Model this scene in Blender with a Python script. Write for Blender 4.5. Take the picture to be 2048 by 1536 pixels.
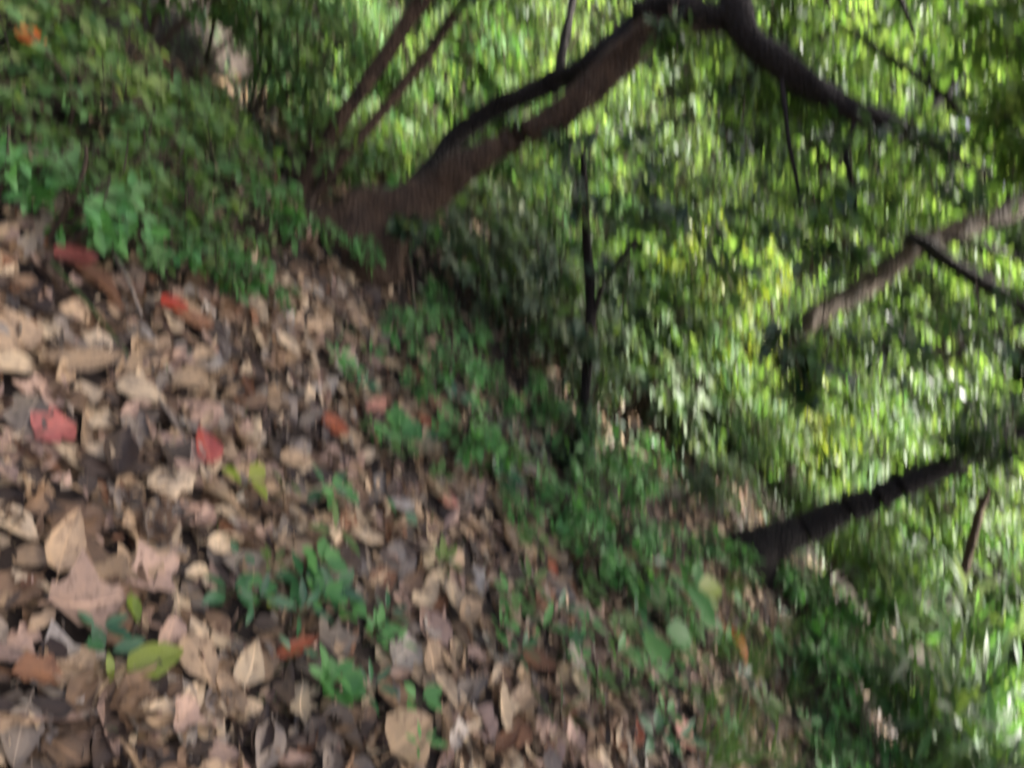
import bpy, math, random
import numpy as np
from mathutils import Vector, Matrix, noise

for o in list(bpy.data.objects):
    bpy.data.objects.remove(o)
scene = bpy.context.scene
COL = scene.collection
RNG = np.random.default_rng(11)
random.seed(5)
R = math.radians

# ------------------------------------------------------------------ camera
F_PX = 1480.0                 # focal length in pixels of the 2048 px wide photograph
CAM_H, PITCH, ROLL = 1.30, R(20.0), R(45.0)
UP0 = Vector((0, math.sin(PITCH), math.cos(PITCH)))
RIGHT0 = Vector((1, 0, 0))
FWD = Vector((0, math.cos(PITCH), -math.sin(PITCH)))
CR = math.cos(ROLL) * UP0 + math.sin(ROLL) * RIGHT0     # the camera was held tilted by about 45 degrees
CU = math.sin(ROLL) * UP0 - math.cos(ROLL) * RIGHT0
CPOS = Vector((0, 0, CAM_H))
cd = bpy.data.cameras.new('camera')
cam = bpy.data.objects.new('camera', cd)
COL.objects.link(cam)
m = Matrix.Identity(4)
for i in range(3):
    m[i][0], m[i][1], m[i][2], m[i][3] = CR[i], CU[i], -FWD[i], CPOS[i]
cam.matrix_world = m
cd.sensor_width = 36.0
cd.lens = 36.0 * F_PX / 2048.0
cd.clip_start, cd.clip_end = 0.02, 500.0
cd.dof.use_dof = True          # the photograph is soft all over: the lens is set far too close
cd.dof.focus_distance = 0.5
cd.dof.aperture_fstop = cd.lens / 1000.0 / 0.0108
cd.dof.aperture_ratio = 6.5
scene.camera = cam

# ------------------------------------------------------------------ sky, sun, exposure
SUN_EL, SUN_AZ = R(57.0), R(62.0)      # azimuth from +Y (away from the camera) towards +X
w = bpy.data.worlds.new('World')
scene.world = w
w.use_nodes = True
nt = w.node_tree
bg = nt.nodes['Background']
sky = nt.nodes.new('ShaderNodeTexSky')
sky.sky_type = 'NISHITA'
sky.sun_disc = False
sky.sun_elevation = SUN_EL
sky.sun_rotation = SUN_AZ
sky.air_density, sky.dust_density, sky.ozone_density = 0.4, 7.0, 0.0
nt.links.new(sky.outputs[0], bg.inputs['Color'])
bg.inputs['Strength'].default_value = 0.14
sl = bpy.data.lights.new('sun', 'SUN')
sl.energy, sl.angle, sl.color = 5.0, R(0.5), (1.0, 0.96, 0.90)
so = bpy.data.objects.new('sun', sl)
COL.objects.link(so)
sdir = Vector((math.sin(SUN_AZ) * math.cos(SUN_EL), math.cos(SUN_AZ) * math.cos(SUN_EL), math.sin(SUN_EL)))
so.rotation_euler = sdir.to_track_quat('Z', 'Y').to_euler()
so.location = (3, 8, 14)
scene.view_settings.view_transform = 'Standard'
scene.view_settings.look = 'None'
scene.view_settings.gamma = 1.0
scene.view_settings.exposure = 2.2
scene.render.engine = 'CYCLES'
scene.cycles.use_denoising = True
scene.cycles.max_bounces = 8
scene.cycles.transparent_max_bounces = 4
scene.cycles.sample_clamp_indirect = 6.0


# ------------------------------------------------------------------ geometry helpers
def gz(x, y):
    """height of the ground"""
    d = math.hypot(x, y)
    z = 0.05 * noise.noise(Vector((x * 0.9, y * 0.9, 1.3))) + 0.022 * noise.noise(Vector((x * 3.1, y * 3.1, 7.7)))
    z += 0.012 * noise.noise(Vector((x * 8, y * 8, 3.1))) * (1 if d < 8 else 0)
    if d > 9:
        z += 0.02 * (d - 9)
    if d > 11:
        z += 0.33 * (min(d, 40) - 11)
    if x < -1.6:
        z += 0.10 * min(1.5, -1.6 - x)
    return z


def ray(px, py):
    return ((px - 1024) / F_PX) * CR + ((768 - py) / F_PX) * CU + FWD


def at(px, py, depth):
    return CPOS + ray(px, py) * depth


def ground_at(px, py):
    d = ray(px, py)
    if d.z > -0.02:
        d = Vector((d.x, d.y, -0.02))
    t = -CAM_H / d.z
    for _ in range(6):
        p = CPOS + d * t
        t = (gz(p.x, p.y) - CAM_H) / d.z
    p = CPOS + d * t
    return Vector((p.x, p.y, gz(p.x, p.y)))


def depth_of(p):
    return (p - CPOS).dot(FWD)


def px_of(p):
    v = p - CPOS
    z = v.dot(FWD)
    if z < 0.05:
        return (-9999, -9999)
    return (1024 + F_PX * v.dot(CR) / z, 768 - F_PX * v.dot(CU) / z)


def inside(poly, x, y):
    c = False
    j = len(poly) - 1
    for i in range(len(poly)):
        xi, yi = poly[i]
        xj, yj = poly[j]
        if (yi > y) != (yj > y) and x < (xj - xi) * (y - yi) / (yj - yi) + xi:
            c = not c
        j = i
    return c


# ------------------------------------------------------------------ materials
def new_mat(name):
    mt = bpy.data.materials.new(name)
    mt.use_nodes = True
    t = mt.node_tree
    for n in list(t.nodes):
        t.nodes.remove(n)
    out = t.nodes.new('ShaderNodeOutputMaterial')
    return mt, t, out


def ramp(t, stops):
    r = t.nodes.new('ShaderNodeValToRGB')
    e = r.color_ramp.elements
    while len(e) > 1:
        e.remove(e[0])
    e[0].position, e[0].color = stops[0][0], (*stops[0][1], 1)
    for p, c in stops[1:]:
        k = e.new(p)
        k.color = (*c, 1)
    return r


def rnd_value(t):
    """a number per leaf plus a number per object, wrapped to 0..1"""
    a = t.nodes.new('ShaderNodeAttribute')
    a.attribute_name = 'rnd'
    oi = t.nodes.new('ShaderNodeObjectInfo')
    ad = t.nodes.new('ShaderNodeMath')
    ad.operation = 'ADD'
    t.links.new(a.outputs['Fac'], ad.inputs[0])
    t.links.new(oi.outputs['Random'], ad.inputs[1])
    fr = t.nodes.new('ShaderNodeMath')
    fr.operation = 'FRACT'
    t.links.new(ad.outputs[0], fr.inputs[0])
    return fr.outputs[0]


def leaf_mat(name, stops, rough=0.42, trans=0.35, tcol=None, spec=0.5):
    mt, t, out = new_mat(name)
    v = rnd_value(t)
    r = ramp(t, stops)
    t.links.new(v, r.inputs[0])
    tc = t.nodes.new('ShaderNodeTexCoord')
    nz = t.nodes.new('ShaderNodeTexNoise')
    nz.inputs['Scale'].default_value = 35
    t.links.new(tc.outputs['Object'], nz.inputs['Vector'])
    hs = t.nodes.new('ShaderNodeHueSaturation')
    mr = t.nodes.new('ShaderNodeMapRange')
    mr.inputs['To Min'].default_value, mr.inputs['To Max'].default_value = 0.65, 1.35
    t.links.new(nz.outputs['Fac'], mr.inputs[0])
    t.links.new(mr.outputs[0], hs.inputs['Value'])
    t.links.new(r.outputs[0], hs.inputs['Color'])
    p = t.nodes.new('ShaderNodeBsdfPrincipled')
    p.inputs['Roughness'].default_value = rough
    p.inputs['Specular IOR Level'].default_value = spec
    t.links.new(hs.outputs[0], p.inputs['Base Color'])
    tr = t.nodes.new('ShaderNodeBsdfTranslucent')
    mx = t.nodes.new('ShaderNodeMixRGB')
    mx.blend_type = 'MULTIPLY'
    mx.inputs[0].default_value = 1.0
    mx.inputs[2].default_value = (*(tcol or (1.9, 1.7, 0.7)), 1)
    t.links.new(hs.outputs[0], mx.inputs[1])
    t.links.new(mx.outputs[0], tr.inputs['Color'])
    ms = t.nodes.new('ShaderNodeMixShader')
    ms.inputs[0].default_value = trans
    t.links.new(p.outputs[0], ms.inputs[1])
    t.links.new(tr.outputs[0], ms.inputs[2])
    t.links.new(ms.outputs[0], out.inputs[0])
    return mt


def dead_mat(name, c, vary=0.35, rough=0.6, rib=(1.5, 1.45, 1.35), trans=0.10, spec=0.4):
    mt, t, out = new_mat(name)
    v = rnd_value(t)
    lo = tuple(k * (1 - vary) for k in c)
    hi = tuple(min(0.9, k * (1 + vary)) for k in c)
    r = ramp(t, [(0, lo), (0.5, c), (1, hi)])
    t.links.new(v, r.inputs[0])
    tc = t.nodes.new('ShaderNodeTexCoord')
    nz = t.nodes.new('ShaderNodeTexNoise')
    nz.inputs['Scale'].default_value = 48
    nz.inputs['Detail'].default_value = 7
    nz.inputs['Roughness'].default_value = 0.65
    tc = t.nodes.new('ShaderNodeNewGeometry')
    t.links.new(tc.outputs['Position'], nz.inputs['Vector'])
    r2 = ramp(t, [(0.33, (0.32, 0.26, 0.22)), (0.47, (0.95, 0.95, 0.95)), (0.68, (1.2, 1.15, 1.05))])
    t.links.new(nz.outputs['Fac'], r2.inputs[0])
    mul = t.nodes.new('ShaderNodeMixRGB')
    mul.blend_type = 'MULTIPLY'
    mul.inputs[0].default_value = 0.9
    t.links.new(r.outputs[0], mul.inputs[1])
    t.links.new(r2.outputs[0], mul.inputs[2])
    # paler midrib
    a = t.nodes.new('ShaderNodeAttribute')
    a.attribute_name = 'across'
    ab = t.nodes.new('ShaderNodeMath')
    ab.operation = 'ABSOLUTE'
    t.links.new(a.outputs['Fac'], ab.inputs[0])
    r3 = ramp(t, [(0.0, (1, 1, 1)), (0.035, (0.8, 0.8, 0.8)), (0.075, (0, 0, 0))])
    t.links.new(ab.outputs[0], r3.inputs[0])
    m2 = t.nodes.new('ShaderNodeMixRGB')
    m2.inputs[2].default_value = (*[min(0.85, c[i] * rib[i]) for i in range(3)], 1)
    t.links.new(r3.outputs[0], m2.inputs[0])
    t.links.new(mul.outputs[0], m2.inputs[1])
    p = t.nodes.new('ShaderNodeBsdfPrincipled')
    p.inputs['Roughness'].default_value = rough
    p.inputs['Specular IOR Level'].default_value = spec
    t.links.new(m2.outputs[0], p.inputs['Base Color'])
    tr = t.nodes.new('ShaderNodeBsdfTranslucent')
    t.links.new(m2.outputs[0], tr.inputs['Color'])
    ms = t.nodes.new('ShaderNodeMixShader')
    ms.inputs[0].default_value = trans
    t.links.new(p.outputs[0], ms.inputs[1])
    t.links.new(tr.outputs[0], ms.inputs[2])
    t.links.new(ms.outputs[0], out.inputs[0])
    return mt


def bark_mat(name, c1, c2, scale=9.0, bump=0.5):
    mt, t, out = new_mat(name)
    tc = t.nodes.new('ShaderNodeTexCoord')
    nz = t.nodes.new('ShaderNodeTexNoise')
    nz.inputs['Scale'].default_value = scale
    nz.inputs['Detail'].default_value = 8
    nz.inputs['Roughness'].default_value = 0.7
    t.links.new(tc.outputs['Object'], nz.inputs['Vector'])
    vo = t.nodes.new('ShaderNodeTexVoronoi')
    vo.inputs['Scale'].default_value = scale * 4
    t.links.new(tc.outputs['Object'], vo.inputs['Vector'])
    r = ramp(t, [(0.3, c1), (0.7, c2)])
    t.links.new(nz.outputs['Fac'], r.inputs[0])
    p = t.nodes.new('ShaderNodeBsdfPrincipled')
    p.inputs['Roughness'].default_value = 0.85
    p.inputs['Specular IOR Level'].default_value = 0.25
    t.links.new(r.outputs[0], p.inputs['Base Color'])
    ad = t.nodes.new('ShaderNodeMath')
    ad.operation = 'ADD'
    t.links.new(nz.outputs['Fac'], ad.inputs[0])
    t.links.new(vo.outputs['Distance'], ad.inputs[1])
    b = t.nodes.new('ShaderNodeBump')
    b.inputs['Strength'].default_value = bump
    b.inputs['Distance'].default_value = 0.02
    t.links.new(ad.outputs[0], b.inputs['Height'])
    t.links.new(b.outputs[0], p.inputs['Normal'])
    t.links.new(p.outputs[0], out.inputs[0])
    return mt


def soil_mat():
    mt, t, out = new_mat('soil')
    tc = t.nodes.new('ShaderNodeTexCoord')
    nz = t.nodes.new('ShaderNodeTexNoise')
    nz.inputs['Scale'].default_value = 14
    nz.inputs['Detail'].default_value = 10
    nz.inputs['Roughness'].default_value = 0.75
    t.links.new(tc.outputs['Object'], nz.inputs['Vector'])
    r = ramp(t, [(0.3, (0.012, 0.008, 0.006)), (0.55, (0.035, 0.024, 0.017)), (0.75, (0.085, 0.055, 0.036))])
    t.links.new(nz.outputs['Fac'], r.inputs[0])
    p = t.nodes.new('ShaderNodeBsdfPrincipled')
    p.inputs['Roughness'].default_value = 0.95
    t.links.new(r.outputs[0], p.inputs['Base Color'])
    b = t.nodes.new('ShaderNodeBump')
    b.inputs['Strength'].default_value = 0.8
    b.inputs['Distance'].default_value = 0.02
    t.links.new(nz.outputs['Fac'], b.inputs['Height'])
    t.links.new(b.outputs[0], p.inputs['Normal'])
    t.links.new(p.outputs[0], out.inputs[0])
    return mt


M = {
    'soil': soil_mat(),
    # living leaves
    'dull': leaf_mat('leaf_dull_green', [(0, (0.03, 0.062, 0.032)), (0.6, (0.062, 0.108, 0.058)), (1, (0.12, 0.165, 0.09))], 0.48, 0.28, (1.6, 1.6, 0.8), 0.4),
    'fresh': leaf_mat('leaf_fresh_green', [(0, (0.045, 0.10, 0.028)), (0.6, (0.08, 0.16, 0.045)), (1, (0.135, 0.215, 0.075))], 0.5, 0.42, (1.75, 1.6, 0.8), 0.25),
    'lime': leaf_mat('leaf_lime_green', [(0, (0.06, 0.12, 0.03)), (0.6, (0.115, 0.19, 0.05)), (1, (0.22, 0.29, 0.10))], 0.5, 0.5, (1.5, 1.6, 0.85), 0.25),
    'dark': leaf_mat('leaf_dark_green', [(0, (0.010, 0.032, 0.013)), (0.7, (0.02, 0.055, 0.022)), (1, (0.035, 0.08, 0.026))], 0.42, 0.22, None, 0.4),
    'bright': leaf_mat('leaf_bright_green', [(0, (0.05, 0.125, 0.04)), (1, (0.105, 0.215, 0.07))], 0.55, 0.38, (1.5, 1.6, 0.8), 0.25),
    'vivid': leaf_mat('leaf_vivid_green', [(0, (0.055, 0.19, 0.045)), (1, (0.12, 0.31, 0.085))], 0.45, 0.38, (1.4, 1.5, 0.8)),
    'teal': leaf_mat('leaf_blue_green', [(0, (0.016, 0.070, 0.026)), (1, (0.045, 0.14, 0.05))], 0.30, 0.2, (1.2, 1.6, 0.9)),
    'yellowgreen': leaf_mat('leaf_yellow_green', [(0, (0.17, 0.25, 0.03)), (1, (0.28, 0.32, 0.05))], 0.42, 0.4, (1.3, 1.3, 0.7)),
    'sage': leaf_mat('leaf_sage_green', [(0, (0.065, 0.105, 0.058)), (0.6, (0.12, 0.17, 0.095)), (1, (0.20, 0.245, 0.15))], 0.5, 0.25, (1.5, 1.5, 0.9), 0.2),
    # bark
    'bark_brown': bark_mat('bark_brown', (0.016, 0.011, 0.008), (0.10, 0.062, 0.037), 13, 0.9),
    'bark_dark': bark_mat('bark_dark', (0.005, 0.004, 0.004), (0.024, 0.019, 0.015), 13, 0.9),
    'bark_pale': bark_mat('bark_pale', (0.026, 0.020, 0.014), (0.10, 0.074, 0.050), 12, 0.8),
    'twig': bark_mat('twig_bark', (0.035, 0.024, 0.016), (0.10, 0.075, 0.052), 25),
    'stem': bark_mat('green_stem', (0.04, 0.075, 0.02), (0.07, 0.11, 0.035), 25, 0.1),
    'pale_twig': bark_mat('weathered_twig', (0.16, 0.13, 0.10), (0.36, 0.30, 0.24), 25),
}
DEAD = {
    'tan': (0.35, 0.245, 0.148), 'buff': (0.50, 0.385, 0.25), 'pinkish brown': (0.35, 0.238, 0.178),
    'grey brown': (0.20, 0.163, 0.128), 'dark brown': (0.045, 0.029, 0.020), 'russet': (0.19, 0.088, 0.042),
    'light grey': (0.36, 0.315, 0.26), 'mid brown': (0.15, 0.092, 0.052),
}
for k, c in DEAD.items():
    M[k] = dead_mat('dead_leaf_' + k.replace(' ', '_'), c)
M['red'] = dead_mat('leaf_red', (0.36, 0.062, 0.045), 0.12, 0.45, (1.25, 2.0, 1.9), 0.18, 0.5)
M['rose'] = dead_mat('leaf_rose', (0.31, 0.088, 0.075), 0.12, 0.5, (1.2, 1.7, 1.6), 0.12)
M['orange'] = dead_mat('leaf_orange', (0.5, 0.125, 0.015), 0.12, 0.45, (1.1, 1.5, 1.5), 0.25)
M['rust'] = dead_mat('leaf_rust', (0.27, 0.06, 0.02), 0.15, 0.45, (1.3, 1.8, 1.8), 0.15)
M['scarlet'] = dead_mat('leaf_scarlet', (0.30, 0.022, 0.008), 0.1, 0.45, (1.2, 2.2, 2.2), 0.15)
M['pink'] = dead_mat('leaf_pink', (0.45, 0.21, 0.15), 0.1, 0.55, (1.1, 1.2, 1.2), 0.12)


# ------------------------------------------------------------------ mesh building
def link(name, me, mats, parent=None):
    o = bpy.data.objects.new(name, me)
    COL.objects.link(o)
    if not me.materials:
        for k in (mats if isinstance(mats, (list, tuple)) else [mats]):
            me.materials.append(M[k] if isinstance(k, str) else k)
    if parent is not None:
        o.parent = parent
    return o


def tag(o, label, cat, group=None, kind=None):
    if label:
        o['label'] = label
    if cat:
        o['category'] = cat
    if group:
        o['group'] = group
    if kind:
        o['kind'] = kind
    return o


def empty(name, loc, rz=0.0, s=1.0):
    o = bpy.data.objects.new(name, None)
    COL.objects.link(o)
    o.location = loc
    o.rotation_euler = (0, 0, rz)
    o.scale = (s, s, s)
    o.empty_display_size = 0.1
    return o


def copy_tree(o, parent=None):
    c = o.copy()
    COL.objects.link(c)
    if parent is not None:
        c.parent = parent
        c.matrix_parent_inverse = o.matrix_parent_inverse.copy()
    for ch in list(o.children):
        copy_tree(ch, c)
    return c


def drop_tree(o):
    for ch in list(o.children):
        drop_tree(ch)
    bpy.data.objects.remove(o)


class Template:
    def __init__(self, v, f, across):
        self.v = np.array(v, float)
        self.f = f
        self.across = np.array(across, float)


def simple_leaf(wid, fold=0.25, droop=0.12, widest=0.4):
    xs = [0, 0.18, widest, 0.72, 1.0]
    ws = [0, 0.62, 1.0, 0.72, 0]
    v, ac = [], []
    def z(x, side):
        return fold * wid * side - droop * x * x
    for i in range(5):
        v.append((xs[i], 0, z(xs[i], 0)))
        ac.append(0)
    for sgn in (1, -1):
        for i in (1, 2, 3):
            v.append((xs[i], sgn * ws[i] * wid, z(xs[i], ws[i])))
            ac.append(sgn)
    f = []
    for k, sgn in ((5, 1), (8, -1)):
        fs = [(0, 1, k), (1, 2, k + 1, k), (2, 3, k + 2, k + 1), (3, 4, k + 2)]
        for q in fs:
            f.append(q if sgn < 0 else tuple(reversed(q)))
    return Template(v, f, ac)


def far_leaf(wid, fold=0.2, droop=0.1):
    v = [(0, 0, 0), (0.33, wid, fold * wid), (0.7, wid * 0.8, fold * wid - droop * .5), (1, 0, -droop),
         (0.7, -wid * 0.8, fold * wid - droop * .5), (0.33, -wid, fold * wid)]
    return Template(v, [(0, 3, 2, 1), (0, 5, 4, 3)], [0, 1, 1, 0, -1, -1])


def blade(wid, bend=0.5):
    v, ac, f = [], [], []
    n = 6
    for i in range(n + 1):
        s = i / n
        a = bend * s
        x = math.sin(a * 1.2) / 1.2 / max(bend, 1e-3) if bend > 1e-3 else s
        z = -(1 - math.cos(a * 1.2)) / 1.2 / max(bend, 1e-3)
        ww = wid * (1 - s) ** 0.6 * (0.35 + 0.65 * min(1, s * 3)) if i < n else 0
        v += [(x, ww, z + ww * .3), (x, 0, z), (x, -ww, z + ww * .3)]
        ac += [1, 0, -1]
    for i in range(n):
        a, b = 3 * i, 3 * i + 3
        f += [(a, a + 1, b + 1, b), (a + 1, a + 2, b + 2, b + 1)]
    return Template(v, f, ac)


def dead_leaf(seed, wid=0.26, curl=0.0, arch=0.0, twist=0.0, lobed=0.0, ragged=0.08, nx=11, ny=6, hole=False):
    """a fallen leaf: pointed oval sheet, rolled about its midrib (curl), bowed along it (arch), twisted; some are torn or lobed"""
    rg = random.Random(seed)
    v, ac, f = [], [], []
    skew = rg.uniform(-.08, .08)
    fold = rg.uniform(-.2, .32)
    curl, arch = curl * .75, arch * .75
    for i in range(nx + 1):
        s = i / nx
        prof = math.sin(math.pi * min(1, s ** 0.8)) ** 0.75 if 0 < s < 1 else 0.0
        prof *= (1 - 0.35 * s)
        if lobed:
            prof *= 1 + lobed * math.sin(s * 13 + seed)
        prof = max(prof, 0.03)
        for j in range(ny + 1):
            q = -1 + 2 * j / ny
            edge = 1 + (rg.uniform(-ragged, ragged) if abs(q) == 1 else 0)
            y = q * prof * wid * 1.25 * edge
            a = curl * q * (0.6 + 0.6 * s)
            if abs(a) > 1e-3:
                yy = prof * wid * 1.25 * math.sin(a) / (curl * (0.6 + 0.6 * s)) * edge
                zz = prof * wid * 1.25 * (1 - math.cos(a)) / abs(curl * (0.6 + 0.6 * s))
            else:
                yy, zz = y, 0
            xx = s
            b = arch * (s - 0.4)
            if abs(arch) > 1e-3:
                xx = math.sin(b) / arch + 0.4
                zz += (1 - math.cos(b)) / arch
            tw = twist * (s - .5)
            yy, zz = yy * math.cos(tw) - zz * math.sin(tw), yy * math.sin(tw) + zz * math.cos(tw)
            yy += skew * math.sin(s * 3)
            zz += fold * abs(q) * prof * wid
            zz += 0.02 * math.sin(7 * s + 3 * q + seed) + 0.018 * math.sin(9 * q - 4 * s + seed * 2)
            v.append((xx - 0.5, yy, zz))
            ac.append(q)
    for i in range(nx):
        for j in range(ny):
            if hole and i in (4, 5) and j == 3:
                continue
            a = i * (ny + 1) + j
            f.append((a, a + ny + 1, a + ny + 2, a + 1))
    # petiole
    k = len(v)
    for i in range(4):
        s = -i * 0.06
        z0 = v[ny // 2][2]
        for (dy, dz) in ((0.008, 0), (-0.008, 0), (0, 0.012)):
            v.append((v[ny // 2][0] + s, v[ny // 2][1] + dy + 0.02 * i * skew * 10, z0 + dz + 0.01 * i * arch))
            ac.append(0)
    for i in range(3):
        for j in range(3):
            a, b = k + 3 * i + j, k + 3 * i + (j + 1) % 3
            f.append((a, b, b + 3, a + 3))
    return Template(v, f, ac)


class Batch:
    """collects many transformed copies of leaf templates (and tubes) for ONE mesh"""
    def __init__(self):
        self.v, self.f, self.r, self.a, self.mi = [], [], [], [], []
        self.n = 0

    def leaves(self, tpl, pos, dirs, nrm, size, rnd, mat=0, wscale=None):
        pos, dirs, nrm = np.asarray(pos, float), np.asarray(dirs, float), np.asarray(nrm, float)
        N = len(pos)
        if N == 0:
            return
        size = np.broadcast_to(np.asarray(size, float), (N,))
        x = dirs / (np.linalg.norm(dirs, axis=1, keepdims=True) + 1e-9)
        z = nrm - x * np.sum(nrm * x, axis=1, keepdims=True)
        z /= (np.linalg.norm(z, axis=1, keepdims=True) + 1e-9)
        y = np.cross(z, x)
        t = tpl.v
        ws = np.ones(N) if wscale is None else wscale
        P = (t[None, :, 0:1] * x[:, None, :] + t[None, :, 1:2] * ws[:, None, None] * y[:, None, :] + t[None, :, 2:3] * z[:, None, :])
        P = P * size[:, None, None] + pos[:, None, :]
        k = len(t)
        self.v.append(P.reshape(-1, 3))
        self.r.append(np.repeat(np.asarray(rnd, float), k))
        self.a.append(np.tile(tpl.across, N))
        mats = np.broadcast_to(np.asarray(mat, int), (N,))
        nf = len(tpl.f)
        off = self.n + np.arange(N) * k
        for q in tpl.f:
            fa = np.array(q)[None, :] + off[:, None]
            self.f.append((fa, mats))
        self.n += N * k

    def tube(self, pts, rad, sides=6, mat=0, cap=True, wob=0.0, seed=0):
        pts = [Vector(p) for p in pts]
        n = len(pts)
        V = []
        ref = Vector((0.31, 0.2, 0.93)).normalized()
        for i in range(n):
            d = (pts[min(i + 1, n - 1)] - pts[max(i - 1, 0)])
            d = d.normalized() if d.length > 1e-9 else Vector((0, 0, 1))
            a = ref - d * ref.dot(d)
            if a.length < 0.05:
                a = Vector((1, 0, 0)) - d * d.x
            a.normalize()
            b = d.cross(a)
            for j in range(sides):
                th = 2 * math.pi * j / sides
                rr = rad[i]
                if wob:
                    c0 = pts[i] * 6.0
                    rr *= 1 + wob * noise.noise(Vector((c0.x + math.cos(th) * 1.3, c0.y + math.sin(th) * 1.3, c0.z + seed)))
                V.append(pts[i] + (a * math.cos(th) + b * math.sin(th)) * rr)
        F = []
        for i in range(n - 1):
            for j in range(sides):
                F.append((i * sides + j, i * sides + (j + 1) % sides, (i + 1) * sides + (j + 1) % sides, (i + 1) * sides + j))
        self.v.append(np.array([tuple(p) for p in V]))
        self.r.append(np.full(len(V), 0.5))
        self.a.append(np.full(len(V), 1.0))
        self.f.append((np.array(F) + self.n, np.full(len(F), mat)))
        if cap:
            self.f.append((np.array([list(range(sides))[::-1]]) + self.n, np.array([mat])))
            self.f.append((np.array([list(range((n - 1) * sides, n * sides))]) + self.n, np.array([mat])))
        self.n += len(V)

    def mesh(self, name, smooth=True):
        me = bpy.data.meshes.new(name)
        V = np.concatenate(self.v)
        loops, starts, mats = [], [], []
        s = 0
        for fa, mt in self.f:
            nf, k = fa.shape
            loops.append(fa.reshape(-1))
            starts.append(s + np.arange(nf) * k)
            mats.append(mt)
            s += nf * k
        L, S, MI = np.concatenate(loops), np.concatenate(starts), np.concatenate(mats)
        me.vertices.add(len(V))
        me.vertices.foreach_set('co', V.astype(np.float32).reshape(-1))
        me.loops.add(len(L))
        me.loops.foreach_set('vertex_index', L.astype(np.int32))
        me.polygons.add(len(S))
        me.polygons.foreach_set('loop_start', S.astype(np.int32))
        me.polygons.foreach_set('material_index', MI.astype(np.int32))
        if smooth:
            me.polygons.foreach_set('use_smooth', np.ones(len(S), bool))
        me.update(calc_edges=True)
        at1 = me.attributes.new('rnd', 'FLOAT', 'POINT')
        at1.data.foreach_set('value', np.concatenate(self.r).astype(np.float32))
        at2 = me.attributes.new('across', 'FLOAT', 'POINT')
        at2.data.foreach_set('value', np.concatenate(self.a).astype(np.float32))
        return me


def unit(n):
    v = RNG.normal(size=(n, 3))
    return v / np.linalg.norm(v, axis=1, keepdims=True)


def smooth_path(pts, radii, k=5, jitter=0.0, seed=0):
    """Catmull-Rom through points; returns points and radii"""
    P = [Vector(p) for p in pts]
    P = [P[0] * 2 - P[1]] + P + [P[-1] * 2 - P[-2]]
    rr = [radii[0]] + list(radii) + [radii[-1]]
    out, ro = [], []
    for i in range(1, len(P) - 2):
        for j in range(k):
            t = j / k
            p = 0.5 * ((2 * P[i]) + (P[i + 1] - P[i - 1]) * t + (2 * P[i - 1] - 5 * P[i] + 4 * P[i + 1] - P[i + 2]) * t * t
                       + (3 * P[i] - P[i - 1] - 3 * P[i + 1] + P[i + 2]) * t ** 3)
            if jitter:
                p = p + Vector(noise.noise_vector(p * 5 + Vector((seed, 0, 0)))) * jitter
            out.append(p)
            ro.append(rr[i] * (1 - t) + rr[i + 1] * t)
    out.append(P[-2])
    ro.append(radii[-1])
    return out, ro


def sprays(B, Bt, starts, ends, m, size, tpl, droop=0.12, mat=0, up=0.75, tmat=0, twig_r=0.003, spread=0.8, lo=0.35):
    """leafy twigs: each runs from a start to an end point and carries m leaves set left and right along its outer part"""
    starts, ends = np.asarray(starts, float), np.asarray(ends, float)
    K = len(starts)
    t = lo + (1 - lo) * (np.arange(m) + 0.5) / m
    d = ends - starts
    ln = np.linalg.norm(d, axis=1, keepdims=True) + 1e-6
    u = d / ln
    sag = droop * ln
    for_k = np.repeat(np.arange(K), m)
    tt = np.tile(t, K) + RNG.uniform(-.04, .04, K * m)
    pos = starts[for_k] + d[for_k] * tt[:, None]
    pos[:, 2] -= (sag[for_k][:, 0] * tt ** 2)
    side = np.cross(u, np.array([0, 0, 1.0]))
    side /= np.linalg.norm(side, axis=1, keepdims=True) + 1e-6
    sg = np.tile(np.where(np.arange(m) % 2 == 0, 1.0, -1.0), K)
    dirs = u[for_k] * 0.65 + side[for_k] * sg[:, None] * spread + RNG.normal(size=(K * m, 3)) * 0.28
    dirs[:, 2] -= 0.22
    nrm = np.tile([0, 0, 1.0], (K * m, 1)) * up + RNG.normal(size=(K * m, 3)) * 0.42
    sz = size * RNG.uniform(0.6, 1.2, K * m)
    rb = RNG.uniform(0, 1, K)
    rnd = np.clip(rb[for_k] * 0.6 + RNG.uniform(0, .4, K * m), 0, .999)
    B.leaves(tpl, pos, dirs, nrm, sz, rnd, mat)
    if Bt is not None:
        for k in range(K):
            p0, p1 = Vector(starts[k]), Vector(ends[k])
            mid = (p0 + p1) / 2 - Vector((0, 0, sag[k][0] * .25))
            Bt.tube([p0, mid, p1 - Vector((0, 0, sag[k][0]))], [twig_r * 1.4, twig_r, twig_r * .5], 3, tmat, False)


OVAL, BROAD, NARROW, LANCE = simple_leaf(0.24), simple_leaf(0.33), simple_leaf(0.15), simple_leaf(0.085, 0.2, 0.2)
FAROVAL, FARNARROW = far_leaf(0.26), far_leaf(0.14)
BLADE = blade(0.022, 0.9)
BLADE_WIDE = blade(0.055, 1.0)

# ------------------------------------------------------------------ ground
LITTER_PX = [(-260, 395), (60, 395), (150, 520), (330, 575), (560, 590), (640, 520), (720, 610), (800, 720), (900, 850), (1000, 960), (1130, 1060),
             (1300, 1120), (1470, 1130), (1560, 1230), (1620, 1400), (1680, 1560), (1700, 1900), (-260, 1900)]
LITTER = [tuple(ground_at(x, y)[:2]) for x, y in LITTER_PX]


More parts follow.
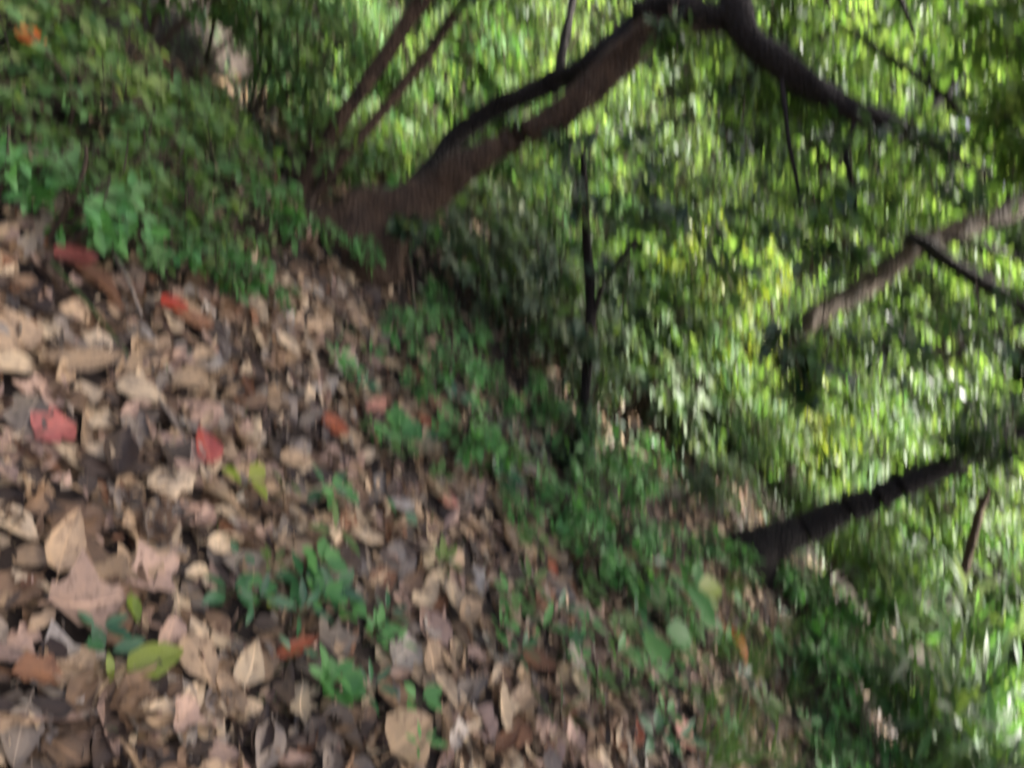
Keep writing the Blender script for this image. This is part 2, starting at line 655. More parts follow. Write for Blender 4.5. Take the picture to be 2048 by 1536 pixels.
def build_ground():
    n = 190
    s = np.linspace(-1, 1, n)
    co = np.sign(s) * (np.abs(s) ** 2.6) * 120 + s * 4
    V, Fc = [], []
    for j in range(n):
        for i in range(n):
            x, y = co[i], co[j] + 2.0
            V.append((x, y, gz(x, y)))
    for j in range(n - 1):
        for i in range(n - 1):
            a = j * n + i
            Fc.append((a, a + 1, a + n + 1, a + n))
    me = bpy.data.meshes.new('ground')
    me.from_pydata(V, [], Fc)
    for p in me.polygons:
        p.use_smooth = True
    o = link('ground', me, 'soil')
    o['kind'] = 'structure'


build_ground()

# ------------------------------------------------------------------ landmarks used in labels
LM = [('the double-stemmed arching trunk', 760, 440), ('the dark leaning trunk', 1560, 1080), ('the red oval leaf', 390, 910), ('the ragged rose-pink leaf', 100, 885),
      ('the orange curled leaf', 1468, 1305), ('the glossy rust leaf', 655, 870), ('the scarlet scrap of leaf', 335, 628), ('the large lobed pinkish leaf', 150, 1225),
      ('the lime green fallen leaf', 290, 1345), ('the dark thin sapling stem', 1168, 760), ('the pale slanting trunk', 1700, 585), ('the slender twin stems', 690, 240),
      ('the dark green pointed seedlings', 590, 1215), ('the bleached straw-coloured leaf', 690, 1368), ('the salmon pink leaf', 1352, 1480), ('the broad lance-leaved herb', 1300, 1215),
      ('the grey-patched boat-shaped leaf', 115, 1110), ('the pink leaf near the bank', 140, 540), ('the black-brown curled leaf', 230, 930),
      ('the narrow orange-red leaf', 850, 865), ('the light grey torn leaf', 800, 1325), ('the drooping yellow leaf', 190, 1380), ('the pale pink leaf', 880, 1018)]
USED = {}


def auto_label(desc, px, py, skip=None, group=None):
    lm = sorted((math.hypot(px - x, py - y), n, x, y) for n, x, y in LM if n != skip)
    cands = []
    for d, n, x, y in lm[:4]:
        dx, dy = px - x, py - y
        if abs(dx) > 2.2 * abs(dy):
            w_ = 'right of' if dx > 0 else 'left of'
        elif abs(dy) > 2.2 * abs(dx):
            w_ = 'below' if dy > 0 else 'above'
        else:
            w_ = ('below and ' if dy > 0 else 'above and ') + ('right of' if dx > 0 else 'left of')
        q = 'close ' if d < 75 else ('' if d < 190 else 'well ')
        cands.append(f'{desc} {q}{w_} {n}')
    for c in cands:
        if c not in USED and len(c.split()) <= 16:
            USED[c] = 1
            return c
    c = cands[0]
    USED[c] = USED.get(c, 1) + 1
    return c


# ------------------------------------------------------------------ fallen leaves
DTPL = [
    ('flat oval', dead_leaf(1, 0.25, 0.35, 0.25)),
    ('curled', dead_leaf(2, 0.26, 1.25, 0.5)),
    ('arched', dead_leaf(3, 0.24, -0.6, -0.9)),
    ('twisted', dead_leaf(4, 0.22, 0.8, 0.4, 1.3)),
    ('broad', dead_leaf(5, 0.34, 0.5, 0.3, 0.3)),
    ('torn', dead_leaf(6, 0.30, 0.6, -0.5, 0.5, 0.22, 0.28)),
    ('narrow', dead_leaf(7, 0.16, 0.9, 0.5)),
    ('lobed', dead_leaf(8, 0.36, 0.55, 0.8, 0.6, 0.32, 0.18)),
    ('rolled', dead_leaf(9, 0.26, 2.3, 0.7)),
    ('boat-shaped', dead_leaf(10, 0.24, 1.0, 1.2)),
    ('ragged', dead_leaf(31, 0.30, 0.4, 0.5, -0.6, 0.30, 0.35)), ('crumpled', dead_leaf(32, 0.33, 0.9, -0.7, 1.0, 0.45, 0.3)), ('pointed', dead_leaf(33, 0.2, -0.5, 0.4, 0.5)),
    ('holed', dead_leaf(11, 0.28, 0.3, -0.35, hole=True)),
]
DN = [n for n, _ in DTPL]
FL_GROUP = 'dead brown leaves covering the path'
PROTO = {}


def leaf_mesh(shape, colour):
    k = (shape, colour)
    if k not in PROTO:
        t = dict(DTPL)[shape]
        b = Batch()
        b.leaves(t, [(0, 0, 0)], [(1, 0, 0)], [(0, 0, 1)], 1.0, [0.0])
        me = b.mesh('fallen_leaf')
        me.materials.append(M[colour])
        PROTO[k] = me
    return PROTO[k]


def world_dir(p, px_angle):
    """horizontal world direction that shows in the photo at this angle (degrees, counter-clockwise from the right)"""
    x, y = px_of(p)
    q = ground_at(x + 40 * math.cos(R(px_angle)), y - 40 * math.sin(R(px_angle)))
    d = q - p
    d.z = 0
    return d.normalized()


def place_leaf(shape, colour, p, heading, length, tilt=(0, 0), lift=0.02, wide=1.0, name='fallen_leaf'):
    o = bpy.data.objects.new(name, leaf_mesh(shape, colour))
    COL.objects.link(o)
    rot = Matrix.Rotation(heading, 3, 'Z') @ Matrix.Rotation(tilt[0], 3, 'Y') @ Matrix.Rotation(tilt[1], 3, 'X')
    o.location = (p.x, p.y, p.z + lift)
    o.rotation_euler = rot.to_euler()
    o.scale = (length, length * wide, length)
    return o


# leaves one can pick out: (px, py, length px, angle in photo, shape, material, label, width factor, tilt)
SPECIAL = [
    (390, 910, 84, 105, 'flat oval', 'red', 'red oval leaf with a pale midrib lying flat on tan litter', 1.25, 0.1),
    (100, 885, 92, 20, 'torn', 'rose', 'ragged rose-pink leaf lying on grey-brown litter', 1.25, 0.1),
    (655, 870, 64, -25, 'broad', 'rust', 'glossy rust-brown oval leaf lying alone on the path', 1.0, 0.15),
    (850, 862, 66, -28, 'narrow', 'rust', 'narrow orange-red leaf at the edge of the green herbs', 1.0, 0.1),
    (335, 630, 62, -10, 'broad', 'scarlet', 'small scarlet scrap of leaf beside a dull orange-brown leaf', 0.9, 0.1),
    (372, 660, 84, -20, 'broad', 'russet', 'dull orange-brown oval leaf tucked under the scarlet scrap', 1.0, 0.1),
    (140, 538, 84, -5, 'broad', 'rose', 'dusky pink leaf at the foot of the green bank', 1.0, 0.15),
    (178, 592, 100, -35, 'curled', 'russet', 'long curled red-brown leaf just below the dusky pink leaf', 0.9, 0.2),
    (880, 1016, 50, -30, 'broad', 'pink', 'pale pink leaf lying among tan leaves near the herbs', 1.15, 0.1),
    (1352, 1480, 58, 80, 'broad', 'pink', 'salmon pink broad leaf near the lower edge of the path', 1.3, 0.1),
    (1468, 1305, 92, -62, 'arched', 'orange', 'bright orange curled leaf on dark fine litter', 1.0, 0.1),
    (45, 92, 92, -28, 'flat oval', 'orange', 'orange leaf caught in the green shrubs at the top left', 0.95, 0.1),
    (230, 925, 125, 75, 'curled', 'dark brown', 'large black-brown curled leaf between the red and rose leaves', 0.9, 0.25),
    (220, 955, 130, -8, 'narrow', 'dark brown', 'narrow dark leaf with a grey sheen under the black-brown leaf', 1.1, 0.1),
    (115, 1110, 130, 75, 'boat-shaped', 'tan', 'long boat-shaped buff leaf with a grey patch inside', 1.0, 0.2),
    (150, 1225, 150, 12, 'lobed', 'pinkish brown', 'large lobed pinkish-brown leaf with lifted corners', 1.15, 0.25),
    (380, 1340, 105, -60, 'holed', 'tan', 'smooth tan oval leaf with a small hole in its blade', 1.15, 0.1),
    (478, 1345, 100, 78, 'twisted', 'buff', 'forked-looking twisted buff leaf standing on edge', 1.3, 0.3),
    (265, 1140, 105, 15, 'ragged', 'tan', 'broad tan leaf with a pale rolled edge', 1.0, 0.15),
    (285, 1165, 115, 30, 'lobed', 'pinkish brown', 'pinkish ragged leaf overlapping the pale-edged broad leaf', 1.0, 0.15),
    (60, 1375, 95, -5, 'torn', 'russet', 'torn russet leaf lying near the left edge of the photo', 1.0, 0.1),
    (575, 1312, 100, 22, 'narrow', 'rust', 'narrow rust-brown strip of leaf below the dark seedlings', 0.9, 0.1),
    (690, 1368, 92, -52, 'narrow', 'buff', 'bleached straw-coloured leaf standing among bright clover', 1.5, 0.25),
    (800, 1325, 90, 35, 'torn', 'light grey', 'light grey torn leaf with a dark brown underside', 1.0, 0.25),
    (775, 1298, 70, 30, 'curled', 'dark brown', 'dark brown curled leaf leaning on the light grey one', 1.0, 0.3),
    (715, 1088, 72, -25, 'twisted', 'buff', 'pale buff pointed leaf with a raised edge', 1.0, 0.3),
    (900, 1225, 105, -58, 'flat oval', 'buff', 'long pale buff lance-shaped leaf pointing up the path', 0.8, 0.15),
    (925, 1240, 80, 40, 'curled', 'tan', 'curled tan leaf touching the long pale lance-shaped leaf', 1.0, 0.2),
    (830, 1220, 80, 20, 'boat-shaped', 'buff', 'boat-shaped buff leaf with a bright upturned rim', 1.0, 0.3),
    (985, 1430, 88, -75, 'lobed', 'buff', 'wide pale leaf with upright points at the front of the path', 1.0, 0.3),
    (870, 1400, 75, -50, 'curled', 'buff', 'rolled cream leaf beside a mauve-grey dead leaf', 0.8, 0.3),
    (920, 1395, 88, 35, 'boat-shaped', 'grey brown', 'mauve-grey cupped leaf beside the rolled cream one', 1.0, 0.3),
    (800, 1490, 120, 40, 'broad', 'tan', 'big pinkish-tan leaf cut off by the lower frame', 1.2, 0.2),
    (990, 1500, 80, 45, 'rolled', 'russet', 'rolled orange-brown leaf at the lower frame', 1.0, 0.2),
    (1145, 1385, 82, -78, 'flat oval', 'buff', 'upright pale buff leaf leaning against green herbs', 0.75, 0.3),
    (1060, 1340, 78, -35, 'boat-shaped', 'russet', 'upturned orange-brown leaf casting a dark hollow', 1.0, 0.4),
    (1090, 1150, 36, -60, 'broad', 'rust', 'small rusty orange leaf among low green herbs', 1.0, 0.1),
    (1255, 1475, 58, 100, 'flat oval', 'rust', 'rusty narrow leaf left of the salmon pink one', 0.8, 0.1),
    (370, 770, 110, 35, 'twisted', 'tan', 'twisted tan leaf with a bright upper edge', 1.0, 0.3),
    (270, 800, 90, -20, 'arched', 'buff', 'arched buff leaf with an orange-brown fold', 1.2, 0.3),
    (30, 750, 120, 5, 'arched', 'buff', 'long pale arched leaf at the left edge', 0.8, 0.2),
    (165, 740, 130, 5, 'flat oval', 'tan', 'long flat tan leaf right of the pale arched one', 0.7, 0.1),
    (50, 850, 105, 65, 'torn', 'grey brown', 'wide grey leaf under the rose-pink one', 1.0, 0.1),
    (565, 705, 62, -48, 'flat oval', 'buff', 'pale yellow-buff oval leaf with crisp outline', 0.9, 0.1),
    (710, 650, 62, -25, 'arched', 'tan', 'arched tan leaf by the foot of the green bank', 1.0, 0.3),
    (740, 825, 70, 35, 'twisted', 'pink', 'pinkish pale leaf with a curled tip', 1.0, 0.3),
    (825, 900, 90, 70, 'lobed', 'buff', 'light buff lobed leaf right of the rust leaf', 0.8, 0.3),
    (290, 1345, 105, 18, 'broad', 'yellowgreen', 'lime green fallen leaf with a bitten edge', 0.9, 0.1),
    (445, 586, 48, -12, 'flat oval', 'yellowgreen', 'pale yellow-green fallen leaf at the foot of the bank', 1.0, 0.1),
    (575, 598, 44, 5, 'flat oval', 'fresh', 'small green fallen leaf on tan litter below the bank', 1.0, 0.1),
    (528, 1225, 34, 25, 'broad', 'yellowgreen', 'small yellow scrap of leaf among the dark seedlings', 1.0, 0.1),
    (250, 1240, 62, -75, 'flat oval', 'yellowgreen', 'olive and yellow narrow leaf right of the lobed pinkish leaf', 0.8, 0.2),
    (960, 540, 30, -60, 'broad', 'pink', 'small orange-pink leaf among the dark green shrubs', 1.0, 0.1),
    (1535, 520, 26, -60, 'broad', 'yellowgreen', None, 1.0, 0.1),
]
SP_POS = []
for (px, py, lp, ang, shape, matk, lab, wd, tl) in SPECIAL:
    if lab is None:
        continue
    p = ground_at(px, py)
    if 'caught in' in lab:
        p = at(px, py, depth_of(p) * .86)
    L = lp / F_PX * depth_of(p) * 1.12
    d = world_dir(p, ang)
    o = place_leaf(shape, matk, p, math.atan2(d.y, d.x), L, (random.uniform(-tl, tl), random.uniform(-tl, tl)), 0.040 if shape not in ('rolled',) else 0.05, wd)
    tag(o, lab, 'leaf')
    USED[lab] = 1
    SP_POS.append((p.x, p.y, L))

# seedlings standing in the litter: (px, py, leaf kind, material, leaves, leaf length px, label)
SEEDLINGS = [
    (622, 1010, 'lance', 'teal', 4, 62, 'dark teal narrow-leaved seedling standing above the dark pointed seedlings'),
    (640, 1095, 'lance', 'fresh', 3, 66, 'slim green upright seedling between tan leaves right of centre litter'),
    (575, 1190, 'oval', 'teal', 7, 62, 'dark green pointed-leaf seedling with overlapping leaves'),
    (632, 1215, 'oval', 'teal', 5, 58, 'dark green seedling leaning right of the pointed one'),
    (430, 1215, 'oval', 'teal', 4, 58, 'dark blue-green seedling beside a grey-brown curled leaf'),
    (470, 1250, 'lance', 'teal', 4, 52, 'dark seedling with narrow leaves at the left of the cluster'),
    (560, 1265, 'lance', 'teal', 5, 54, 'dark narrow-leaved seedling above the rust-brown strip'),
    (448, 1145, 'round', 'teal', 2, 30, 'tiny round-leaved dark seedling above the cluster'),
    (545, 1345, 'lance', 'teal', 2, 44, 'two-leaved dark seedling below the rust-brown strip'),
    (160, 1300, 'oval', 'teal', 4, 52, 'dark green four-leaved sprout near the lime green fallen leaf'),
    (460, 1000, 'broad', 'yellowgreen', 3, 52, 'fresh lime green seedling standing upright in tan litter'),
    (535, 1008, 'lance', 'lime', 2, 34, 'tiny lime seedling right of the upright lime one'),
    (640, 1400, 'round', 'vivid', 9, 50, 'bright green clover-like seedling with many round leaflets'),
    (608, 1395, 'oval', 'vivid', 5, 52, 'bright green oval-leaved seedling left of the clover-like one'),
    (722, 1290, 'oval', 'vivid', 7, 44, 'upright bright green seedling above the light grey torn leaf'),
    (745, 1325, 'lance', 'vivid', 4, 42, 'bright narrow seedling close right of the upright one'),
    (790, 1440, 'broad', 'vivid', 4, 44, 'low bright green seedling near the lower frame'),
    (805, 1515, 'lance', 'vivid', 5, 40, 'green leafy sprout at the lower frame edge'),
    (765, 1062, 'round', 'teal', 2, 36, 'single blue-green round seedling in the middle of the litter'),
    (745, 905, 'round', 'vivid', 8, 32, 'bright green seedling clump right of the glossy rust leaf'),
    (775, 930, 'round', 'fresh', 6, 30, 'green seedling clump with a yellowish leaf behind'),
    (720, 880, 'lance', 'fresh', 6, 34, 'small green seedling clump just above the rust leaf'),
    (675, 760, 'round', 'vivid', 7, 34, 'green seedling patch on the litter below the bank'),
    (650, 740, 'lance', 'vivid', 5, 36, 'upright green blades on the litter below the bank'),
    (715, 735, 'lance', 'vivid', 5, 34, 'small green sprig right of the seedling patch'),
    (665, 690, 'grass', 'vivid', 4, 46, 'thin green grass sprig above the seedling patch'),
    (1050, 1285, 'lance', 'vivid', 3, 62, 'bright green two-bladed seedling right of pale litter leaves'),
    (985, 1215, 'oval', 'vivid', 6, 42, 'green herb seedling at the edge of the litter'),
    (1000, 1260, 'oval', 'fresh', 6, 44, 'mid-green herb seedling below the edge one'),
    (1085, 1245, 'lance', 'teal', 3, 52, 'dark teal narrow seedling at the herb edge'),
    (1030, 1190, 'lance', 'fresh', 6, 46, 'upright narrow green seedling among edge herbs'),
    (1190, 1165, 'round', 'vivid', 8, 42, 'bright round-leaved herb left of the broad lance-leaved one'),
    (1160, 1200, 'round', 'fresh', 6, 40, 'round-leaved green herb in front of its brighter neighbour'),
    (1100, 1320, 'oval', 'teal', 6, 40, 'blue-green herb seedling above the upright buff leaf'),
    (1130, 1345, 'oval', 'vivid', 5, 40, 'green herb seedling right of the orange-brown upturned leaf'),
    (1260, 1365, 'lance', 'vivid', 8, 42, 'bright feathery green seedling on darker litter'),
    (1230, 1390, 'lance', 'fresh', 6, 42, 'feathery green seedling close to its brighter twin'),
    (1290, 1385, 'lance', 'vivid', 6, 38, 'green feathery seedling at the right of the pair'),
    (1370, 1340, 'lance', 'fresh', 6, 44, 'upright green herb left of the orange curled leaf'),
    (1270, 1500, 'oval', 'teal', 4, 56, 'dark teal broad-leaved seedling at the lower frame'),
    (1310, 1510, 'lance', 'teal', 4, 60, 'dark narrow upright seedling left of the salmon leaf'),
    (975, 985, 'round', 'teal', 6, 40, 'blue-green round-leaved herb right of the pale pink leaf'),
    (1000, 1040, 'lance', 'vivid', 6, 40, 'narrow bright herb below the blue-green round-leaved one'),
    (940, 960, 'lance', 'fresh', 7, 40, 'leafy green herb at the edge above the pale pink leaf'),
]
SEED_POS = [ground_at(q[0], q[1]) for q in SEEDLINGS] + [ground_at(178, 1345), ground_at(1300, 1240)]

# all the other dead leaves: the 240 largest in the picture are objects, the rest is one mass
COLS = ['tan', 'buff', 'pinkish brown', 'grey brown', 'dark brown', 'russet', 'light grey', 'mid brown']
CP = [0.25, 0.17, 0.16, 0.11, 0.12, 0.03, 0.05, 0.11]
cand = []
xs = [q[0] for q in LITTER]
ys = [q[1] for q in LITTER]
x0, x1, y0, y1 = min(xs) - .8, max(xs) + 1.2, max(0.15, min(ys)), max(ys) + 1.6
NTRY = int((x1 - x0) * (y1 - y0) * 1200)
for i in range(NTRY):
    x, y = RNG.uniform(x0, x1), RNG.uniform(y0, y1)
    ok = inside(LITTER, x, y)
    nzv = noise.noise(Vector((x * 1.5, y * 1.5, 4)))
    if not ok and RNG.uniform() > 0.28 + 0.25 * nzv:
        continue
    if ok and RNG.uniform() > 0.95 + 0.2 * nzv:
        continue
    p = Vector((x, y, gz(x, y)))
    if any(math.hypot(x - a, y - b) < .3 * l for a, b, l in SP_POS) or any(math.hypot(x - q.x, y - q.y) < .03 for q in SEED_POS):
        continue
    px, py = px_of(p)
    if not (-420 < px < 2300 and -300 < py < 2000):
        continue
    L = float(np.clip(RNG.lognormal(math.log(0.064), 0.42), 0.026, 0.118))
    if px > 1250 and py > 1000:
        L *= 0.72
    cand.append((L / max(0.3, depth_of(p)), px, py, p, L, ok))
inframe = [c for c in cand if 5 < c[1] < 2043 and 5 < c[2] < 1531 and c[5]]
inframe.sort(key=lambda c: -c[0])
NIND = 236
ind = inframe[:NIND]
ind_ids = set(id(c) for c in ind)


def near_special(p, k=0.42):
    return any(math.hypot(p.x - a, p.y - b) < k * l for a, b, l in SP_POS)


for c in ind:
    _, px, py, p, L, _ok = c
    col = RNG.choice(COLS, p=CP)
    if noise.noise(Vector((p.x * 2.3, p.y * 2.3, 21))) > .05 and RNG.uniform() < .5:
        col = RNG.choice(['grey brown', 'dark brown', 'mid brown', 'mid brown'])
    shape = DN[int(RNG.integers(len(DN) - 1))]
    lift = float(RNG.uniform(0.008, 0.03))
    if near_special(p):
        lift = 0.004
    o = place_leaf(shape, col, p, RNG.uniform(0, 6.28), L * 1.15, (RNG.normal(0, .2), RNG.normal(0, .24)), lift, RNG.uniform(0.85, 1.25))
    tag(o, auto_label(f'{col} {shape} dead leaf', px, py), 'leaf', FL_GROUP)

bl = Batch()
rest = [c for c in cand if id(c) not in ind_ids]
sh = RNG.integers(0, len(DTPL), len(rest))
LOW = [dead_leaf(20 + i, *a, nx=5, ny=4) for i, a in enumerate([(0.25, .35, .25), (.26, 1.25, .5), (.24, -.6, -.9), (.22, .8, .4, 1.3), (.34, .5, .3, .3),
       (.30, .6, -.5, .5, .22, .28), (.16, .9, .5), (.36, .55, .8, .6, .3, .2), (.26, 2.2, .7), (.24, 1.0, 1.2), (.30, .4, .5, -.6, .3, .35), (.33, .9, -.7, 1.0, .45, .3), (.2, -.5, .4, .5), (.28, .3, -.35)])]
for k in range(len(DTPL)):
    sel = [rest[i] for i in range(len(rest)) if sh[i] == k]
    n = len(sel)
    if not n:
        continue
    pos = np.array([tuple(c[3]) for c in sel])
    pos[:, 2] += RNG.uniform(-0.008, 0.036, n)
    a = RNG.uniform(0, 2 * math.pi, n)
    dirs = np.stack([np.cos(a), np.sin(a), RNG.normal(0, .36, n)], 1)
    nrm = np.stack([RNG.normal(0, .36, n), RNG.normal(0, .36, n), np.ones(n)], 1)
    nrm[RNG.uniform(size=n) < 0.3] *= np.array([1, 1, -1])
    mi = RNG.choice(len(COLS), n, p=CP)
    rot = np.array([noise.noise(Vector((c[3].x * 2.3, c[3].y * 2.3, 21))) for c in sel])
    dk = (rot > .05) & (RNG.uniform(size=n) < .55)
    mi[dk] = RNG.choice([3, 4, 7, 5], int(dk.sum()), p=[.2, .35, .35, .1])
    bl.leaves(LOW[k], pos, dirs, nrm, np.array([c[4] for c in sel]) * 1.12, RNG.uniform(0, 1, n), mi, RNG.uniform(.8, 1.25, n))
lo = link('leaf_litter', bl.mesh('leaf_litter'), COLS)
tag(lo, 'deep brown and tan leaf litter spread over the path', 'leaf litter', None, 'stuff')

# crumbs of leaf, bark and stalk between the leaves
bc = Batch()
n = 9000
pts = []
while len(pts) < n:
    x, y = RNG.uniform(x0, x1), RNG.uniform(y0, y1)
    if inside(LITTER, x, y) or RNG.uniform() < .3:
        pts.append((x, y, gz(x, y) + RNG.uniform(0.006, .034)))
a = RNG.uniform(0, 6.28, n)
bc.leaves(far_leaf(0.16, 0.4, 0.2), pts, np.stack([np.cos(a), np.sin(a), RNG.normal(0, .5, n)], 1), np.stack([RNG.normal(0, .6, n), RNG.normal(0, .6, n), np.ones(n)], 1),
          RNG.uniform(.012, .04, n), RNG.uniform(0, 1, n), RNG.choice(len(COLS), n, p=[.2, .12, .18, .13, .16, .06, .03, .12]))
tag(link('leaf_debris', bc.mesh('leaf_debris'), COLS), 'small crumbs of dead leaf and bark between the fallen leaves', 'leaf litter', None, 'stuff')


# ------------------------------------------------------------------ twigs on the ground
def twig(pts_px, wpx, matk, label, lift=0.045, branch=None):
    P = [ground_at(x, y) for x, y in pts_px]
    base = P[0].copy()
    root = empty('twig', base)
    rad = [max(0.0012, wpx / 2 / F_PX * depth_of(p) * (1 - 0.4 * i / len(P))) for i, p in enumerate(P)]
    pp, rr = smooth_path([p - base + Vector((0, 0, lift)) for p in P], rad, 4, 0.004)
    b = Batch()
    b.tube(pp, rr, 5)
    link('stem', b.mesh('twig_stem'), matk, root)
    if branch:
        b = Batch()
        q = [ground_at(x, y) - base + Vector((0, 0, lift + .02 * i)) for i, (x, y) in enumerate(branch)]
        b.tube(q, [rad[0] * .6] * len(q), 4)
        link('side_shoot', b.mesh('twig_shoot'), matk, root)
    tag(root, label, 'twig')


twig([(178, 478), (205, 525), (235, 570), (252, 610), (268, 655)], 8, 'pale_twig', 'thin grey twig lying below the green bank', branch=[(235, 570), (262, 585)])
twig([(85, 545), (130, 600), (175, 650), (215, 700), (240, 735)], 6, 'stem', 'long thin greenish stalk left of the grey twig')
twig([(300, 820), (330, 870), (352, 905), (368, 945)], 6, 'pale_twig', 'fine pale stalk just left of the red oval leaf')
twig([(610, 600), (660, 640), (700, 670), (735, 720)], 8, 'twig', 'short dark twig lying by the foot of the arching trunk')
twig([(775, 500), (800, 560), (806, 620), (815, 690), (818, 730)], 10, 'twig', 'thin bare stick standing where litter meets green herbs', 0.08)
twig([(880, 1480), (905, 1440), (925, 1390), (950, 1340)], 6, 'twig', 'thin dark stalk crossing the mauve-grey cupped leaf')
twig([(1040, 1390), (1060, 1420), (1085, 1460)], 5, 'stem', 'thin green stalk lying on pale litter at the lower edge')
twig([(225, 1330), (290, 1180), (300, 1130)], 4, 'twig', 'hair-thin dark stalk over the pinkish ragged leaf')
twig([(220, 548), (330, 556), (430, 548)], 22, 'bark_dark', 'thick dark rotten stick under the green bank', 0.03)
twig([(60, 1480), (160, 1462), (270, 1440)], 30, 'bark_brown', 'thick mossy brown stick half buried at the bottom left', 0.02)


# ------------------------------------------------------------------ trees with visible trunks
def tube_part(name, pts, wpx_or_r, matk, root, base, k=6, sides=12, jitter=0.01, wob=0.38, radii=None, seed=0):
    r = radii if radii else [w / 2 / F_PX * depth_of(p) for w, p in zip(wpx_or_r, pts)]
    pp, rr = smooth_path([p - base for p in pts], r, k, jitter, seed)
    b = Batch()
    b.tube(pp, rr, sides, wob=wob, seed=seed)
    return link(name, b.mesh(name), matk, root)


def P3(lst):
    return [at(x, y, d) for x, y, d in lst]


CROWN_B = []


def crown_from(root, base, blobs, n_per, size, tpl, mats, name='crown', m=10, twig_len=0.45, droop=0.15, probs=None):
    """blobs: (centre, radii) ellipsoids; leafy twigs fill them"""
    b = Batch()
    bt = b
    for ci, (c, rad) in enumerate(blobs):
        kk = n_per if isinstance(n_per, int) else n_per[ci]
        d = unit(kk) * (RNG.uniform(0.15, 1.0, (kk, 1)) ** (1 / 2.2))
        ends = np.array(c) + d * np.array(rad) - np.array(base)
        st = ends - (unit(kk) * 0.6 + d * 0.8) * twig_len * RNG.uniform(.6, 1.2, (kk, 1))
        mm = RNG.choice(len(mats), kk, p=probs)
        for q in range(len(mats)):
            s = mm == q
            if s.any():
                sprays(b, bt, st[s], ends[s], m, size, tpl, droop, q, tmat=len(mats))
    o = link(name, b.mesh(name), list(mats) + ['twig'], root)
    return o


# 1) the arching tree
g0 = ground_at(700, 500)
D0 = depth_of(g0)
arch = empty('arching_tree', g0)
tag(arch, 'arching tree with a brown double stem and a dark limb reaching over the slope', 'tree')
main = [g0 + Vector((0, 0, -.08)), at(745, 468, D0), at(800, 425, D0), at(876, 372, D0), at(944, 325, D0 * .99), at(1013, 287, D0 * .99), at(1098, 236, D0 * .98), at(1197, 160, D0 * .97), at(1280, 78, D0 * .97), at(1350, -10, D0 * .98), at(1420, -110, D0)]
tube_part('trunk', main, [270, 190, 116, 76, 60, 55, 57, 66, 70, 66, 60], 'bark_brown', arch, g0, seed=1)
second = [at(760, 465, D0 * 1.03), at(800, 410, D0 * 1.05), at(855, 350, D0 * 1.07), at(912, 274, D0 * 1.08), at(972, 228, D0 * 1.07), at(1052, 190, D0 * 1.05), at(1118, 156, D0 * 1.03), at(1190, 118, D0 * 1.0), at(1290, 30, D0), at(1360, -80, D0)]
tube_part('trunk', second, [60, 52, 44, 42, 42, 44, 46, 48, 46, 40], 'bark_dark', arch, g0, seed=2)
limb = [at(1455, -130, D0 * .95), at(1466, -40, D0 * .93), at(1474, 30, D0 * .92), at(1500, 84, D0 * .91), at(1560, 130, D0 * .9), at(1640, 188, D0 * .9), at(1715, 225, D0 * .9), at(1790, 246, D0 * .92), at(1880, 300, D0 * .95), at(1980, 350, D0)]
tube_part('limb', limb, [48, 50, 66, 60, 56, 52, 46, 36, 22, 12], 'bark_dark', arch, g0, wob=0.35, seed=3)
tube_part('limb', [at(1270, 22, D0 * .97), at(1345, 14, D0 * .95), at(1410, 34, D0 * .93), at(1474, 34, D0 * .92)], [44, 46, 50, 48], 'bark_dark', arch, g0, wob=.3, seed=4)
tube_part('branch', [at(1185, 140, D0 * .96), at(1290, 58, D0 * .94), at(1370, 62, D0 * .93), at(1450, 64, D0 * .92)], [20, 18, 14, 10], 'bark_brown', arch, g0, sides=7)
tube_part('branch', [at(1108, 190, D0 * 1.03), at(1122, 110, D0 * 1.05), at(1138, 40, D0 * 1.08), at(1152, -40, D0 * 1.1)], [18, 20, 18, 14], 'bark_dark', arch, g0, sides=7)
tube_part('branch', [at(1720, 228, D0 * .9), at(1690, 300, D0 * .88), at(1705, 370, D0 * .87), at(1712, 430, D0 * .86)], [12, 10, 9, 6], 'bark_dark', arch, g0, sides=6)
tube_part('branch', [at(1560, 130, D0 * .9), at(1575, 260, D0 * .86), at(1590, 340, D0 * .85), at(1600, 420, D0 * .84)], [10, 9, 9, 6], 'bark_dark', arch, g0, sides=6)
# roots
for a_ in ((640, 520), (720, 545), (800, 470), (650, 440)):
    e = ground_at(*a_)
    tube_part('root', [g0 + Vector((0, 0, .10)), (g0 + e) / 2 + Vector((0, 0, .045)), e + Vector((0, 0, -.03))], None, 'bark_dark', arch, g0, radii=[.12, .075, .02], sides=8)
# leaf sprays hanging from the limb over the sunny background, and unseen foliage added above the frame to shade the path
hang = []
for (x, y, dd, r_) in [(1330, 300, .95, .20), (1480, 250, .92, .17), (1560, 420, .85, .22), (1690, 330, .88, .22), (1800, 300, .9, .22), (1900, 330, .95, .24), 
                       (1420, 470, .85, .2), (1700, 480, .82, .16), (1350, 70, .88, .07),  (820, 440, .95, .05), (940, 285, 1.2, .08), (1020, 240, 1.2, .08), (1640, 760, .75, .14), (1590, 690, .75, .12), (1780, 700, .8, .16), (1300, 420, .9, .18), (1980, 620, .9, .2)]:
    hang.append((at(x, y, D0 * dd), (r_ * 1.4, r_ * 1.4, r_)))
crown_from(arch, g0, hang, [15] * len(hang), 0.078, OVAL, ['dull', 'dark', 'fresh'], 'crown', 7, 0.26, 0.2, [.4, .25, .35])
over = []  # unseen overhead foliage, set towards the sun to keep it off the litter
NB = 12
